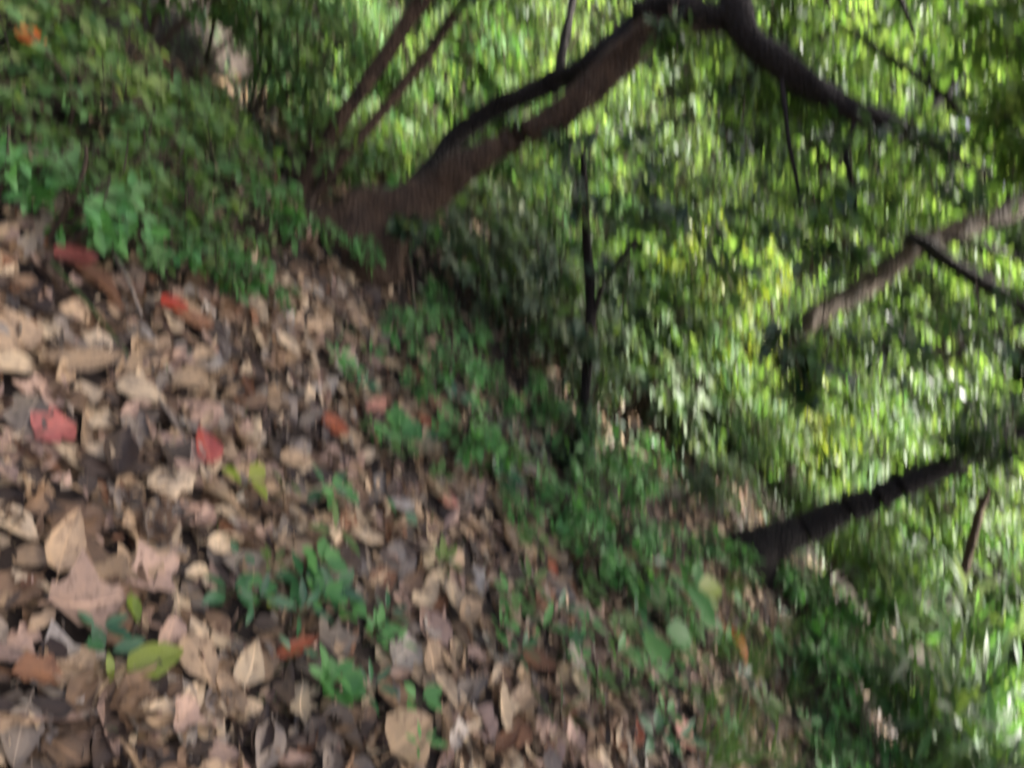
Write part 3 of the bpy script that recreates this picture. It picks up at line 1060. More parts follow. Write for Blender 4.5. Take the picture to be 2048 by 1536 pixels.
for (gx, gy) in [(-1.6, .9), (0, .7), (1.4, .9), (-1.5, 2.3), (0, 2.2), (1.5, 2.3), (-.7, 3.1), (-.5, -.6), (-1.0, .1), (2.2, 1.7), (1.6, 2.85), (.9, 3.3)] + [(q_.x, q_.y) for q_ in (ground_at(1490, 1165), ground_at(1530, 1200))]:
    hz = random.uniform(4.6, 5.3)
    rc = .55 if (gx, gy) in ((1.6, 2.85), (.9, 3.3)) else (.45 if len(over) >= NB else 1.0)
    over.append(((gx + sdir.x / sdir.z * hz, gy + sdir.y / sdir.z * hz, hz), (1.4 * rc, 1.3 * rc, .6)))
crown_from(arch, g0, over, 450, 0.16, OVAL, ['fresh', 'dull'], 'crown', 12, 0.5, 0.12)  # added sun-blocking foliage, shaped by the shade it throws

# 2) slender twin stems to the left
g1 = ground_at(588, 408)
D1 = depth_of(g1)
twin = empty('slender_tree', g1)
tag(twin, 'slender twin-stemmed young tree left of the arching tree', 'tree')
tube_part('trunk', [g1 + Vector((0, 0, -.05)), at(640, 305, D1), at(720, 182, D1 * .99), at(800, 72, D1 * .98), at(860, -20, D1 * .98), at(900, -90, D1)], [34, 32, 32, 32, 30, 26], 'bark_brown', twin, g1, sides=8)
tube_part('trunk', [g1 + Vector((.04, 0.05, -.05)), at(680, 322, D1 * 1.01), at(760, 228, D1 * 1.02), at(845, 120, D1 * 1.03), at(915, 20, D1 * 1.04), at(970, -70, D1)], [20, 22, 22, 22, 22, 20], 'bark_brown', twin, g1, sides=8)
crown_from(twin, g1, [(at(980, -150, D1), (.5, .5, .35)), (at(820, -120, D1), (.45, .45, .3))], 60, 0.08, OVAL, ['fresh', 'dull'], 'crown', 9, .3)

# 3) dark leaning trunk at the right
g2 = ground_at(1490, 1124)
D2 = depth_of(g2)
lean = empty('leaning_tree', g2)
tag(lean, 'dark leaning tree trunk rising from the grass at the lower right', 'tree')
tube_part('trunk', [g2 + Vector((0, 0, -.06)), at(1530, 1092, D2), at(1610, 1056, D2), at(1700, 1016, D2 * .99), at(1800, 974, D2 * .98), at(1872, 944, D2 * .98), at(1960, 905, D2), at(2080, 850, D2 * 1.02)],
          [160, 88, 68, 60, 54, 50, 36, 26], 'bark_dark', lean, g2, k=9, wob=.16, seed=9)
tube_part('branch', [at(1880, 944, D2 * .98), at(1945, 952, D2 * .95), at(1978, 975, D2 * .93), at(2000, 1010, D2 * .92)], [14, 10, 8, 6], 'bark_dark', lean, g2, sides=6)
for a_ in ((1440, 1150), (1500, 1165), (1535, 1120), (1455, 1100)):
    e = ground_at(*a_)
    tube_part('root', [g2 + Vector((0, 0, .08)), (g2 + e) / 2 + Vector((0, 0, .04)), e + Vector((0, 0, -.03))], None, 'bark_dark', lean, g2, radii=[.05, .035, .012], sides=7)
crown_from(lean, g2, [(at(1990, 890, D2 * .9), (.2, .2, .16)), (at(1960, 830, D2), (.3, .3, .22)), (at(2090, 800, D2 * 1.05), (.5, .5, .35)), (at(1900, 870, D2 * .95), (.2, .2, .12))], [34, 26, 50, 10], 0.075, OVAL, ['dull', 'dark', 'fresh'], 'crown', 8, .22)

# 4) pale slanting trunk farther back
DM = 6.2
top = [at(1590, 662, DM), at(1660, 612, DM), at(1730, 572, DM), at(1790, 527, DM), at(1840, 492, DM), at(1930, 456, DM), at(2060, 405, DM), at(2200, 340, DM)]
b3 = top[0] + Vector((-0.25, 0.05, 0))
g3 = Vector((b3.x, b3.y, gz(b3.x, b3.y)))
mid = empty('slanting_tree', g3)
tag(mid, 'pale brown slanting tree trunk among sunlit leaves in the background', 'tree')
tube_part('trunk', [g3 + Vector((0, 0, -.1))] + top, [60, 44, 42, 42, 44, 48, 44, 40, 36], 'bark_pale', mid, g3, seed=12)
tube_part('limb', [at(1815, 470, DM * .98), at(1880, 512, DM * .95), at(1960, 562, DM * .92), at(2060, 618, DM * .9), at(2160, 660, DM * .9)], [26, 32, 34, 34, 30], 'bark_dark', mid, g3, sides=9)
tube_part('branch', [at(1885, 475, DM * .97), at(1960, 492, DM * .95), at(2060, 526, DM * .94)], [12, 14, 12], 'bark_dark', mid, g3, sides=7)
tube_part('branch', [at(1560, 570, DM * 1.02), at(1620, 535, DM * 1.02), at(1705, 478, DM * 1.02)], [16, 24, 20], 'bark_brown', mid, g3, sides=7)
tube_part('branch', [at(1545, 640, DM * .9), at(1540, 600, DM * .9), at(1530, 545, DM * .9)], [8, 9, 6], 'bark_dark', mid, g3, sides=6)
tube_part('branch', [at(1880, 730, DM * .9), at(1950, 680, DM * .9), at(2010, 660, DM * .9), at(2080, 640, DM * .9)], [8, 12, 12, 14], 'bark_dark', mid, g3, sides=6)
crown_from(mid, g3, [(at(1650, 420, DM), (.7, .6, .5)), (at(1850, 330, DM * 1.05), (.8, .7, .5)), (at(1500, 500, DM), (.5, .5, .35)), (at(1950, 520, DM * 1.05), (.8, .7, .4)), (at(2040, 250, DM * 1.1), (.9, .8, .6))],
           [80, 90, 50, 80, 90], 0.09, OVAL, ['lime', 'fresh'], 'crown', 9, .35, .15, [.5, .5])

# 5) dark thin sapling in the middle, 6) brown thin sapling at the right, 7) dark branch tree top right
def sapling(px_pts, wpx, matk, label, leaf_blobs, leaf_mats, size=0.07, tpl=OVAL, k=20, dscale=None, side=None, name='sapling'):
    g = ground_at(*px_pts[0])
    D = depth_of(g)
    root = empty(name, g)
    pts = [g + Vector((0, 0, -.03))] + [at(x, y, D * (dscale[i] if dscale else 1)) for i, (x, y) in enumerate(px_pts[1:])]
    tube_part('trunk', pts, wpx, matk, root, g, sides=7, jitter=.006)
    if side:
        tube_part('branch', [at(x, y, D) for x, y in side], [wpx[0] * .6] * len(side), 'bark_dark', root, g, sides=6)
    crown_from(root, g, [(at(x, y, D * dd), (r_, r_, r_ * .7)) for x, y, dd, r_ in leaf_blobs], k, size, tpl, leaf_mats, 'crown', 7, .2)
    tag(root, label, 'sapling')
    return root


sapling([(1140, 936), (1156, 890), (1168, 815), (1178, 700), (1180, 580), (1170, 430), (1166, 300)], [24, 22, 22, 20, 20, 16, 12], 'bark_dark',
        'thin dark sapling stem standing bare in front of the grey-green shrubs', [(1165, 290, .98, .2), (1190, 400, .95, .17), (1100, 520, .98, .18), (1240, 560, .95, .18), (1175, 680, .97, .13), (1165, 830, .97, .12), (1150, 900, .97, .14)], ['dull', 'dark'], 0.07, OVAL, 14, side=[(1178, 650), (1215, 560), (1270, 480)])
sapling([(1795, 1295), (1880, 1222), (1928, 1135), (1958, 1030), (1976, 980)], [18, 20, 18, 16, 12], 'bark_brown',
        'thin brown sapling bending upward through grass at the lower right', [(1985, 960, 1, .2), (2040, 1160, 1, .2)], ['dull', 'fresh'], 0.06, OVAL, 16, side=[(1930, 1132), (1985, 1150), (2060, 1176)])
sapling([(1900, 1480), (1985, 1495), (2060, 1500)], [20, 18, 16], 'bark_brown', 'short reddish-brown stem at the bottom right corner', [(2030, 1440, .95, .12)], ['lime'], 0.06, OVAL, 8)
DT = 4.6
gt = at(2600, 1000, DT)
gt = Vector((gt.x, gt.y, gz(gt.x, gt.y)))
tr_ = empty('branching_tree', gt)
tag(tr_, 'bright leafy tree with thin dark branches filling the top right corner', 'tree')
tube_part('trunk', [gt, at(2560, 960, DT), at(2300, 520, DT), at(2150, 240, DT), at(2040, 60, DT), at(1990, -60, DT)], [60, 56, 50, 44, 36, 28], 'bark_dark', tr_, gt)
tube_part('branch', [at(2085, 140, DT), at(1960, 235, DT * .97), at(1870, 175, DT * .95), at(1760, 100, DT * .93), at(1680, 45, DT * .92)], [16, 16, 16, 14, 9], 'bark_dark', tr_, gt, sides=7)
tube_part('branch', [at(1830, 70, DT * .97), at(1810, 20, DT * .97), at(1790, -40, DT * .97)], [9, 10, 9], 'bark_dark', tr_, gt, sides=6)
crown_from(tr_, gt, [(at(2000, 60, DT * .92), (.38, .35, .3)), (at(2040, 220, DT * .85), (.26, .26, .3)), (at(1880, 60, DT * 1.05), (.5, .5, .35)), (at(2060, 330, DT * .85), (.2, .25, .2)), (at(1700, 20, DT * 1.1), (.5, .5, .3))],
           [50, 36, 50, 24, 36], 0.10, OVAL, ['lime', 'fresh'], 'crown', 8, .3, .2, [.7, .3])


# ------------------------------------------------------------------ shrubs, herbs and grass: one of each kind, then copies
def make_shrub(name, H, Rr, mats, tpl, size, nstem, ntw, m, droop=.15, low=0.25, twr=.003):
    root = empty(name, (0, 0, 0))
    b, bt = Batch(), Batch()
    tips = []
    for s in range(nstem):
        a = 6.28 * s / nstem + RNG.uniform(-.4, .4)
        e = Vector((math.cos(a) * Rr * RNG.uniform(.25, .7), math.sin(a) * Rr * RNG.uniform(.25, .7), H * RNG.uniform(.6, .9)))
        md = e * .5 + Vector((0, 0, H * .08))
        r0 = .006 + .008 * H
        bs = Batch()
        pp, rr = smooth_path([Vector((0, 0, -.03)), md, e], [r0, r0 * .7, r0 * .35], 4, .01, s)
        bs.tube(pp, rr, 6)
        link('stem', bs.mesh(name + '_stem'), 'twig', root)
        tips.append(pp)
    K = ntw
    ends = unit(K) * (RNG.uniform(.1, 1, (K, 1)) ** (1 / 2.5)) * np.array([Rr, Rr, H * (1 - low) / 2])
    ends[:, 2] += H * (1 + low) / 2
    st = []
    for e in ends:
        pp = tips[int(RNG.integers(nstem))]
        q = pp[int(len(pp) * RNG.uniform(.35, .99))]
        v = Vector(e) - q
        L = min(v.length, 0.18 + .22 * H)
        st.append(tuple(Vector(e) - v.normalized() * L))
    st = np.array(st)
    mm = RNG.integers(0, len(mats), K)
    for q in range(len(mats)):
        if (mm == q).any():
            sprays(b, bt, st[mm == q], ends[mm == q], m, size, tpl, droop, q, twig_r=twr)
    link('foliage', b.mesh(name + '_foliage'), list(mats), root)
    link('branchlets', bt.mesh(name + '_branchlets'), 'twig', root)
    return root


def make_grass(name, mats, n, L, tpl, sp, up=1.1):
    root = empty(name, (0, 0, 0))
    b = Batch()
    a = RNG.uniform(0, 6.28, n)
    r = sp * np.sqrt(RNG.uniform(0, 1, n))
    pos = np.stack([r * np.cos(a), r * np.sin(a), np.full(n, -.01)], 1)
    d = np.stack([np.cos(a) * .5 + RNG.normal(0, .3, n), np.sin(a) * .5 + RNG.normal(0, .3, n), np.full(n, up)], 1)
    nrm = np.stack([-np.cos(a), -np.sin(a), np.full(n, .4)], 1)
    b.leaves(tpl, pos, d, -nrm * np.array([1, 1, -1.0]), L * RNG.uniform(.5, 1.15, n), RNG.uniform(0, 1, n), RNG.integers(0, len(mats), n))
    link('blades', b.mesh(name), list(mats), root)
    return root


def make_bamboo(name, mats, H, Rr, nst, nl, L, tpl=LANCE):
    """leafy cane grass: arching canes with long narrow leaves"""
    root = empty(name, (0, 0, 0))
    b = Batch()
    for s in range(nst):
        a = RNG.uniform(0, 6.28)
        e = Vector((math.cos(a) * Rr * RNG.uniform(.3, 1), math.sin(a) * Rr * RNG.uniform(.3, 1), H * RNG.uniform(.55, 1)))
        p0 = Vector((RNG.normal(0, .05), RNG.normal(0, .05), -.02))
        pp, rr = smooth_path([p0, e * .5 + Vector((0, 0, H * .18)), e], [.004, .003, .0015], 6, .008, s)
        bs = Batch()
        bs.tube(pp, rr, 4, cap=False)
        if s < 6:
            link('cane', bs.mesh(name + '_cane'), 'stem', root)
        else:
            b.tube(pp, rr, 4, 0, False)
        t = RNG.integers(3, len(pp) - 1, nl)
        pos = np.array([tuple(pp[i]) for i in t])
        dv = np.array([tuple((pp[i + 1] - pp[i]).normalized()) for i in t])
        dirs = dv * .7 + RNG.normal(size=(nl, 3)) * .55
        dirs[:, 2] -= .15
        b.leaves(tpl, pos, dirs, np.tile([0, 0, 1.0], (nl, 1)) + RNG.normal(size=(nl, 3)) * .35, L * RNG.uniform(.6, 1.15, nl), RNG.uniform(0, 1, nl), RNG.integers(0, len(mats), nl))
    link('foliage', b.mesh(name + '_foliage'), list(mats), root)
    return root


KINDS = {
    # key: (proto list, base height)
    'greyshrub': [make_shrub('shrub', .75, .42, ['sage', 'fresh', 'sage'], BROAD, .085, 5, 56, 7) for _ in range(2)],
    'lowshrub': [make_shrub('shrub', .34, .28, ['bright', 'lime', 'fresh'], OVAL, .056, 4, 34, 7) for _ in range(3)],
    'freshshrub': [make_shrub('shrub', 1.1, .6, ['fresh', 'lime', 'bright'], OVAL, .075, 5, 120, 10) for _ in range(3)],
    'tallshrub': [make_shrub('shrub', 2.0, .9, ['lime', 'fresh', 'dull'], OVAL, .09, 6, 210, 10, low=.12) for _ in range(3)],
    'herb': [make_shrub('herb', .2, .14, ['vivid', 'bright'], OVAL, .046, 4, 16, 6, low=.2, twr=.0015) for _ in range(3)],
    'cane': [make_bamboo('cane_clump', ['sage', 'fresh', 'bright'], .7, .45, 14, 12, .25) for _ in range(3)],
    'grass': [make_grass('grass_tuft', ['fresh', 'bright'], 26, .24, BLADE, .05) for _ in range(2)],
}
DESC = {'greyshrub': 'grey-green broad-leaved shrub', 'lowshrub': 'low green leafy shrub', 'freshshrub': 'mid-green leafy bush', 'tallshrub': 'tall sunlit bush',
        'herb': 'small bright green herb', 'cane': 'arching narrow-leaved cane grass', 'grass': 'thin grass tuft'}
CAT = {'greyshrub': 'shrub', 'lowshrub': 'shrub', 'freshshrub': 'shrub', 'tallshrub': 'shrub', 'herb': 'herb', 'cane': 'grass', 'grass': 'grass'}
GRP = {'greyshrub': 'grey-green shrubs on the slope', 'lowshrub': 'low shrubs at the edge of the path', 'freshshrub': 'bushes behind the trunks', 'tallshrub': 'sunlit bushes in the background',
       'herb': 'herbs at the edge of the leaf litter', 'cane': 'cane grass at the lower right', 'grass': 'grass tufts in the litter'}


HL = {'greyshrub': .45, 'lowshrub': .22, 'freshshrub': .65, 'tallshrub': 1.2, 'herb': .1, 'cane': .4, 'grass': .1}


def plant(kind, p, s=1.0, lean=.12):
    o = copy_tree(random.choice(KINDS[kind]))
    o.location = p
    o.rotation_euler = (random.uniform(-lean, lean), random.uniform(-lean, lean), random.uniform(0, 6.28))
    o.scale = (s * random.uniform(.9, 1.1),) * 2 + (s * random.uniform(.85, 1.15),)
    H = HL[kind] * s
    x, y = px_of(p + Vector((0, 0, H)))
    tag(o, auto_label(DESC[kind], x, y), CAT[kind], GRP[kind], 'thing')
    return o


TRUNKS = [(g0, .38), (g2, .4), (g1, .22), (ground_at(1795, 1295), .26), (ground_at(1850, 1260), .22)]


def clear_of_trunks(p):
    for g, r_ in TRUNKS:
        # keep the sight line to the trunk's foot open
        v = (p - g)
        tow = Vector((-g.x, -g.y, 0)).normalized()
        al = v.dot(tow)
        lat = (v - tow * al)
        lat.z = 0
        if -.15 < al < 1.0 and lat.length < r_:
            return False
    return True


def scatter(kind, n, poly_px, smin, smax, spacing, avoid_trunks=True, placed=[]):
    poly = poly_px
    xs_, ys_ = [q[0] for q in poly], [q[1] for q in poly]
    c = 0
    for _ in range(n * 40):
        if c >= n:
            break
        x, y = random.uniform(min(xs_), max(xs_)), random.uniform(min(ys_), max(ys_))
        if not inside(poly, x, y):
            continue
        p = ground_at(x, y)
        if p.length > 40 or any((p - q).length < (spacing + sp_) / 2 for q, sp_ in placed):
            continue
        if avoid_trunks and not clear_of_trunks(p):
            continue
        placed.append((p, spacing))
        plant(kind, p, random.uniform(smin, smax))
        c += 1


# where each kind roots, outlined on the ground as it shows in the photograph
scatter('lowshrub', 18, [(-60, 60), (120, 130), (420, 280), (600, 440), (585, 560), (430, 540), (250, 500), (80, 370), (-60, 330)], .75, 1.15, .24)
scatter('freshshrub', 12, [(-80, -120), (200, -40), (480, 160), (560, 300), (380, 240), (60, 60), (-80, 20)], .6, .95, .5)
scatter('lowshrub', 30, [(400, 100), (800, 100), (950, 300), (760, 350), (640, 345), (560, 330)], .7, 1.15, .22, False)
scatter('lowshrub', 20, [(-60, -60), (300, 40), (560, 300), (380, 260), (-60, 60)], .9, 1.3, .3)
scatter('greyshrub', 12, [(860, 520), (980, 480), (1220, 760), (1240, 860), (1100, 840), (900, 640)], .6, .95, .3)
scatter('herb', 22, [(-40, 330), (60, 330), (260, 470), (430, 520), (620, 540), (640, 620), (420, 610), (150, 540), (-40, 420)], .7, 1.5, .12)
scatter('grass', 18, [(-40, 250), (200, 300), (520, 430), (620, 540), (420, 590), (150, 500)], .6, 1.1, .1)
scatter('cane', 7, [(-40, 100), (300, 200), (560, 330), (520, 430), (200, 330)], .35, .55, .3)
scatter('herb', 16, [(1560, 1180), (1640, 1260), (1740, 1640), (1600, 1640), (1590, 1400)], .7, 1.5, .12, False)
scatter('grass', 16, [(1420, 1150), (1600, 1220), (1700, 1600), (1380, 1560)], .5, 1.0, .1, False)
scatter('lowshrub', 9, [(280, 400), (600, 440), (610, 570), (430, 560)], .7, 1.0, .2)
scatter('greyshrub', 16, [(900, 430), (1100, 380), (1300, 620), (1420, 820), (1240, 860), (900, 640)], .8, 1.2, .32)
scatter('lowshrub', 30, [(520, 200), (760, 180), (960, 330), (900, 430), (760, 385), (560, 360)], .9, 1.4, .2, False)
scatter('herb', 28, [(700, 560), (900, 600), (1250, 900), (1440, 1110), (1400, 1300), (1180, 1200), (960, 1020), (800, 800)], .7, 1.5, .17)
for (x_, y_, s_) in [(800, 500, 1.7), (690, 540, 1.1), (850, 500, 1.3), (1455, 1140, 1.2), (1520, 1150, 1.0), (1540, 1180, 1.3), (1400, 1120, 1.2), (560, 500, 1.5), (480, 470, 1.5)]:
    plant('herb', ground_at(x_, y_), s_)
scatter('greyshrub', 10, [(1180, 640), (1320, 760), (1440, 960), (1420, 1060), (1280, 950)], .55, .8, .34)
scatter('cane', 40, [(1640, 1240), (1800, 1130), (2040, 1180), (2240, 1400), (2240, 1700), (1760, 1640), (1660, 1440)], .7, 1.15, .2)
scatter('herb', 26, [(1590, 1180), (1680, 1220), (1760, 1640), (1660, 1640), (1640, 1400)], .8, 1.4, .14)
scatter('freshshrub', 14, [(1320, 700), (1560, 900), (1900, 1150), (1640, 1130), (1480, 1010)], .6, .9, .5)

# background bushes on the ground farther away, spread by distance and direction
def back_row(kind, y_, xs_, s0, s1, dy=.35):
    for x in xs_:
        p = Vector((x + random.uniform(-.2, .2), y_ + random.uniform(-dy, dy), 0))
        p.z = gz(p.x, p.y)
        a = px_of(p + Vector((0, 0, .4 * s1)))
        b_ = px_of(p + Vector((0, 0, 1.6 * s1)))
        if not any(-150 < q[0] < 2200 and -150 < q[1] < 1700 for q in (a, b_)):
            continue
        if not clear_of_trunks(p):
            continue
        plant(kind, p, random.uniform(s0, s1))


fr = np.arange
KINDS['limeshrub'] = [make_shrub('shrub', 1.5, .75, ['yellowgreen', 'lime'], OVAL, .08, 6, 190, 10, low=.1)]
DESC['limeshrub'], CAT['limeshrub'], GRP['limeshrub'] = 'glowing yellow-green bush', 'shrub', 'sunlit bushes in the background'
HL['limeshrub'] = .9
for (x_, y_, d_, s_) in [(1390, 640, 5.4, 1.0), (1620, 800, 5.6, .8)]:
    p = at(x_, y_, d_)
    plant('limeshrub', Vector((p.x, p.y, gz(p.x, p.y))), s_)
back_row('freshshrub', 5.2, fr(-3.6, 4.8, .85), .8, 1.15)
back_row('freshshrub', 6.6, fr(-4.4, 6.0, .95), .9, 1.3)
back_row('tallshrub', 7.4, fr(-4.4, 6.8, 1.3), .8, 1.1)
back_row('tallshrub', 9.2, fr(-4.5, 8.0, 1.5), .9, 1.3)
back_row('tallshrub', 11.5, fr(-4.5, 8.0, 1.7), 1.1, 1.6)
back_row('tallshrub', 14.0, fr(-4.0, 9.0, 1.9), 1.3, 1.7)
back_row('tallshrub', 17.0, fr(-4.0, 10.0, 2.2), 1.5, 1.9)
back_row('tallshrub', 21.0, fr(-4.0, 12.0, 2.6), 1.7, 2.2)
bh = Batch()
n = 26000
hx, hy = RNG.uniform(-7, 16, n), RNG.uniform(9, 38, n)
hz = np.array([gz(x, y) + max(.05, .8 + 1.1 * noise.noise(Vector((x * .55, y * .55, 2)))) * u for x, y, u in zip(hx, hy, RNG.uniform(0, 1, n))])
a = RNG.uniform(0, 6.28, n)
bh.leaves(FAROVAL, np.stack([hx, hy, hz], 1), np.stack([np.cos(a), np.sin(a), RNG.normal(-.1, .4, n)], 1), np.stack([RNG.normal(0, .5, n), RNG.normal(-.2, .5, n), np.ones(n)], 1), RNG.uniform(.12, .34, n), RNG.uniform(0, 1, n), RNG.integers(0, 3, n))
tag(link('hillside_thicket', bh.mesh('hillside_thicket'), ['fresh', 'lime', 'dull']), 'dense green thicket covering the hillside behind the trees', 'thicket', None, 'stuff')

# ------------------------------------------------------------------ trees closing the view behind
def make_far_tree(H, Rr):
    root = empty('background_tree', (0, 0, 0))
    b = Batch()
    pp, rr = smooth_path([Vector((0, 0, -.2)), Vector((.1, .05, H * .35)), Vector((-.05, .1, H * .7)), Vector((.05, 0, H * .95))], [.14, .11, .07, .02], 5, .04)
    b.tube(pp, rr, 8, wob=.2)
    link('trunk', b.mesh('background_trunk'), 'bark_dark', root)
    blobs = []
    for i in range(9):
        a = RNG.uniform(0, 6.28)
        q = RNG.uniform(.15, 1)
        e = Vector((math.cos(a) * Rr * .7 * math.sin(q * 2.6), math.sin(a) * Rr * .7 * math.sin(q * 2.6), H * (.15 + .8 * q)))
        s = pp[int(len(pp) * min(.95, q * .8))]
        bb = Batch()
        bb.tube([s, (s + e) / 2 + Vector((0, 0, .15)), e], [.045, .03, .012], 6)
        link('limb', bb.mesh('background_limb'), 'bark_dark', root)
        blobs.append((tuple(e), (Rr * .55, Rr * .55, H * .13)))
    crown_from(root, Vector((0, 0, 0)), blobs, 70, .13, FAROVAL, ['fresh', 'lime', 'dull'], 'crown', 10, .5, .15)
    return root


FT = [make_far_tree(5.2, 1.9), make_far_tree(6.0, 2.2), make_far_tree(4.6, 1.7)]
for i, (x, y, s) in enumerate([(-6.0, 13.5, 1.1), (-3.2, 14.5, 1.2), (-.8, 13.2, 1.0), (1.6, 14.2, 1.15), (3.8, 13.4, 1.05), (6.2, 14.6, 1.2), (8.6, 13.8, 1.1), (-4.6, 18.5, 1.4), (-1.6, 19, 1.5), (1.6, 18.6, 1.45), (4.8, 19.2, 1.5), (8.0, 18.8, 1.4), (11, 18, 1.4), (-2.2, 24, 2.0), (1.5, 25, 2.1), (5.5, 25, 2.1), (9.5, 24, 2.0), (13.5, 23, 2.0), (0, 30, 2.3), (4, 31, 2.4), (8, 31, 2.4), (12, 30, 2.3), (2, 36, 2.6), (7, 37, 2.6)]):
    o = copy_tree(FT[i % 3])
    o.location = (x, y, gz(x, y))
    o.rotation_euler = (0, 0, i * 1.9)
    o.scale = (s, s, s)
    a = px_of(Vector((x, y, 2.5)))
    tag(o, auto_label('sunlit leafy background tree', a[0], a[1]), 'tree', 'trees closing the view behind')
for o in FT:
    drop_tree(o)
for L_ in KINDS.values():
    pass


# ------------------------------------------------------------------ seedlings standing in the litter, each leaf a part
SEED = {}


def seed_leaf_mesh(tpl_key, matk):
    k = (tpl_key, matk)
    if k not in SEED:
        b = Batch()
        t = {'oval': simple_leaf(.24), 'broad': simple_leaf(.34), 'lance': simple_leaf(.15), 'strap': blade(.085, .9), 'grass': BLADE, 'round': simple_leaf(.42, .15, .05, .5)}[tpl_key]
        b.leaves(t, [(0, 0, 0)], [(1, 0, 0)], [(0, 0, 1)], 1.0, [0.3])
        me = b.mesh('seedling_leaf')
        me.materials.append(M[matk])
        SEED[k] = me
    return SEED[k]


def add_leaf(root, tpl_key, matk, pos, d, size, nrm=Vector((0, 0, 1))):
    o = bpy.data.objects.new('leaf', seed_leaf_mesh(tpl_key, matk))
    COL.objects.link(o)
    x = d.normalized()
    z = nrm - x * nrm.dot(x)
    z = z.normalized() if z.length > 1e-3 else Vector((1, 0, 0))
    y = z.cross(x)
    o.matrix_local = Matrix(((x.x, y.x, z.x, pos.x), (x.y, y.y, z.y, pos.y), (x.z, y.z, z.z, pos.z), (0, 0, 0, 1))) @ Matrix.Diagonal((size, size, size, 1))
    o.parent = root
    return o


def seedling(px, py, tpl_key, matk, n, lpx, label, h=.05, flat=.35, stem=True, angles=None, name='seedling', cat='seedling', alt=None, spread=.02):
    g = ground_at(px, py)
    D = depth_of(g)
    L = lpx / F_PX * D * (1.0 if name == 'seedling' else 1.0)
    root = empty(name, g)
    if stem:
        b = Batch()
        b.tube([Vector((0, 0, -.02)), Vector((.006, .004, h * .6)), Vector((.004, -.004, h + .02))], [.0022, .0018, .0012], 5)
        link('stem', b.mesh('seedling_stem'), 'stem', root)
    for i in range(n):
        if angles:
            d = world_dir(g, angles[i % len(angles)])
            a = math.atan2(d.y, d.x)
        else:
            a = 6.28 * i / n * 1.0 + random.uniform(-.5, .5)
        hh = h * (1 - .45 * (i / max(1, n))) + .02
        d = Vector((math.cos(a), math.sin(a), random.uniform(flat - .2, flat + .2)))
        add_leaf(root, tpl_key, alt if alt and i == n - 1 else matk, Vector((math.cos(a) * spread * .4, math.sin(a) * spread * .4, hh)), d, L * random.uniform(.8, 1.15),
                 Vector((random.uniform(-.3, .3), random.uniform(-.3, .3), 1)))
    tag(root, label, cat)
    USED[label] = 1
    return root


EDGE = [(900, 780), (930, 830), (880, 830), (960, 900), (930, 900), (1010, 930), (1050, 990), (1090, 1010), (1130, 1080), (1080, 1090), (1040, 1110), (1180, 1090), (1230, 1120), (1270, 1150), (1350, 1180),
        (1150, 1270), (1200, 1290), (1240, 1260), (1370, 1260), (1420, 1300), (1330, 1330), (1190, 1340), (1300, 1450), (1350, 1400), (1160, 1400), (1010, 1330), (960, 1290), (820, 900), (850, 980), (780, 880), (700, 800),
        (640, 1030), (520, 1150), (610, 1160), (600, 1230), (480, 1210), (660, 1250), (690, 1420), (750, 1250), (860, 1150), (1450, 1220), (1480, 1260), (1530, 1300), (1560, 1380), (1500, 1420), (1580, 1470), (1440, 1380), (1420, 1470), (1540, 1240)]
for (x, y) in EDGE:
    tk, mk, nl_ = random.choice([('oval', 'vivid', 7), ('round', 'vivid', 8), ('lance', 'vivid', 7), ('oval', 'fresh', 7), ('broad', 'vivid', 5), ('lance', 'teal', 6), ('oval', 'lime', 5)])
    w_ = {'oval': 'oval-leaved', 'round': 'round-leaved', 'lance': 'narrow-leaved', 'broad': 'broad-leaved'}[tk]
    c_ = {'vivid': 'bright green', 'fresh': 'mid-green', 'teal': 'dark green', 'lime': 'yellow-green'}[mk]
    seedling(x, y, tk, mk, nl_, random.uniform(32, 50), auto_label(f'{c_} {w_} seedling', x, y, group=1), h=random.uniform(.04, .10), flat=random.uniform(.2, .7))['group'] = 'seedlings along the edge of the litter'
for s in SEEDLINGS:
    seedling(*s, h=random.uniform(.05, .09), flat=random.uniform(.2, .6))
# sprout with a drooping yellow leaf
sp = seedling(178, 1345, 'oval', 'teal', 3, 56, 'sprout with dark leaves and one drooping yellow-green leaf', h=.06, angles=[180, 10, 120])
g = ground_at(178, 1345)
lf = add_leaf(sp, 'lance', 'yellowgreen', Vector((0, 0, .07)), world_dir(g, -55) + Vector((0, 0, -.55)), 66 / F_PX * depth_of(g))
lf['label'] = 'drooping yellow-green leaf'
# broad lance-leaved herb at the right
hb = seedling(1300, 1240, 'broad', 'fresh', 0, 80, 'broad lance-leaved herb spreading over dark litter near the leaning trunk', h=.12, name='herb', cat='herb')
g = ground_at(1300, 1240)
D = depth_of(g)
for (x, y, ang, l_, tk, mk, zz) in [(1275, 1195, 5, 95, 'oval', 'fresh', .16), (1255, 1180, -40, 80, 'strap', 'vivid', .14), (1300, 1260, -90, 80, 'broad', 'vivid', .10), (1280, 1250, 175, 90, 'lance', 'fresh', .1),
                                    (1330, 1265, -20, 70, 'broad', 'vivid', .1), (1290, 1250, 115, 70, 'lance', 'vivid', .12), (1340, 1150, -50, 130, 'strap', 'vivid', .17), (1375, 1170, -75, 70, 'oval', 'vivid', .16),
                                    (1395, 1175, -5, 80, 'oval', 'yellowgreen', .12), (1390, 1200, -20, 66, 'oval', 'lime', .12), (1415, 1235, -40, 75, 'strap', 'vivid', .14)]:
    q = at(x, y, D * .94) - g
    d = world_dir(g, ang)
    add_leaf(hb, tk, mk, q, d + Vector((0, 0, .15)), l_ * 1.3 / F_PX * D, Vector((-.1, -.5, 1)))
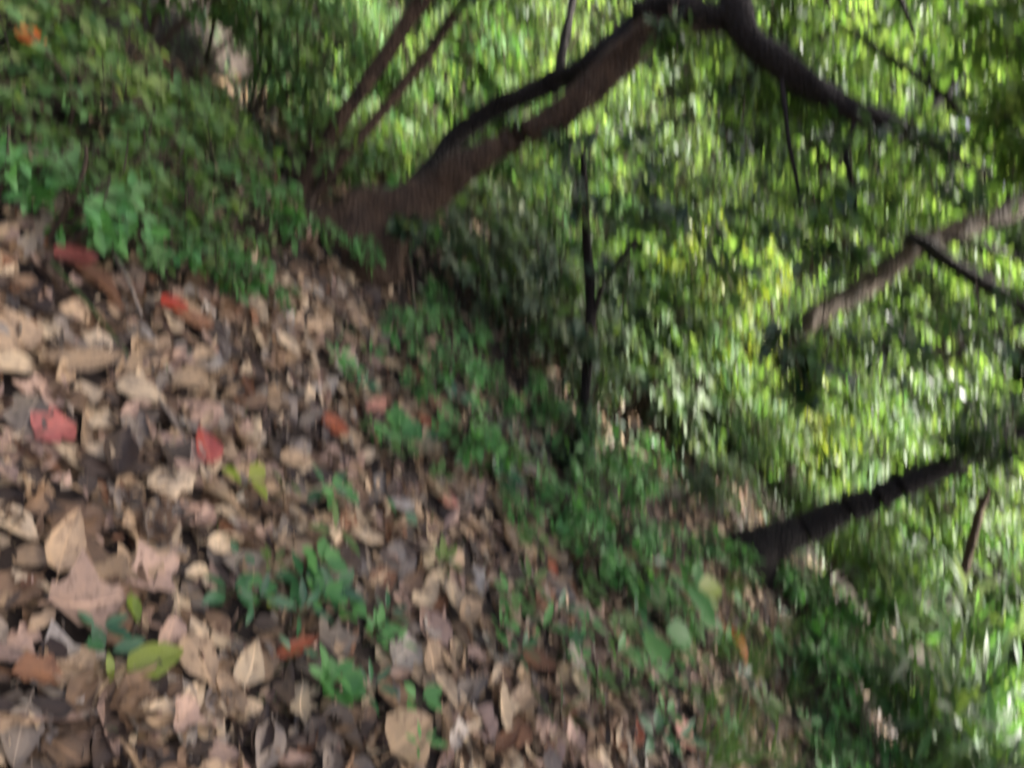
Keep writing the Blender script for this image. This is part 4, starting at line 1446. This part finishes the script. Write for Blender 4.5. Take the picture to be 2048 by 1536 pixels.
# thin grass blades near the lower edge
for (x, y, a1, l_, lab) in [(1400, 1536, 108, 190, 'long thin grass blades rising from the lower frame'), (1440, 1530, 112, 180, 'thin pale grass blades right of the long ones'), (1110, 1440, 115, 110, 'short grass blades in pale litter'),
                            (1250, 1330, 100, 80, 'grass sprig beside the broad lance-leaved herb'), (1180, 1010, 120, 80, 'grass sprig at the foot of the thin dark sapling')]:
    seedling(x, y, 'grass', 'fresh', 4, l_, lab, h=.01, flat=1.6, stem=False, name='grass_tuft', cat='grass')
for (x, y) in [(640, 800), (690, 660), (480, 850), (360, 735), (330, 770), (850, 1060), (905, 1110), (960, 1150), (1090, 1420), (1180, 1420), (1480, 1400), (1540, 1470), (1210, 1300), (600, 930), (310, 1190), (420, 1090), (230, 1480), (530, 1430)]:
    g = ground_at(x, y)
    seedling(x + random.uniform(-8, 8), y + random.uniform(-8, 8), 'grass', random.choice(['fresh', 'bright', 'lime']), 3, 36, auto_label('tiny green grass sprig', x, y), h=.008, flat=1.0, stem=False, name='grass_sprig', cat='grass')

# ------------------------------------------------------------------ ground cover under the shrubs
bu = Batch()
cov = []
while len(cov) < 12000:
    x, y = RNG.uniform(-4.5, 5.5), RNG.uniform(.8, 8.5)
    if inside(LITTER, x, y) or noise.noise(Vector((x * 1.1, y * 1.1, 9))) < .02:
        continue
    p = Vector((x, y, gz(x, y)))
    q = px_of(p)
    if -200 < q[0] < 2250 and -200 < q[1] < 1740 and clear_of_trunks(p):
        cov.append((x, y, p.z + RNG.uniform(.02, .10)))
n = len(cov)
a = RNG.uniform(0, 6.28, n)
bu.leaves(OVAL, cov, np.stack([np.cos(a), np.sin(a), RNG.normal(.15, .3, n)], 1), np.stack([RNG.normal(0, .35, n), RNG.normal(0, .35, n), np.ones(n)], 1), RNG.uniform(.025, .065, n), RNG.uniform(0, 1, n), RNG.choice(4, n, p=[.4, .3, .15, .15]))
tag(link('ground_cover', bu.mesh('ground_cover'), ['dull', 'fresh', 'sage', 'dark']), 'low green ground cover of small leaves under the shrubs', 'ground cover', None, 'stuff')

# the first of each kind was only a pattern for the copies
for L_ in KINDS.values():
    for o in L_:
        drop_tree(o)
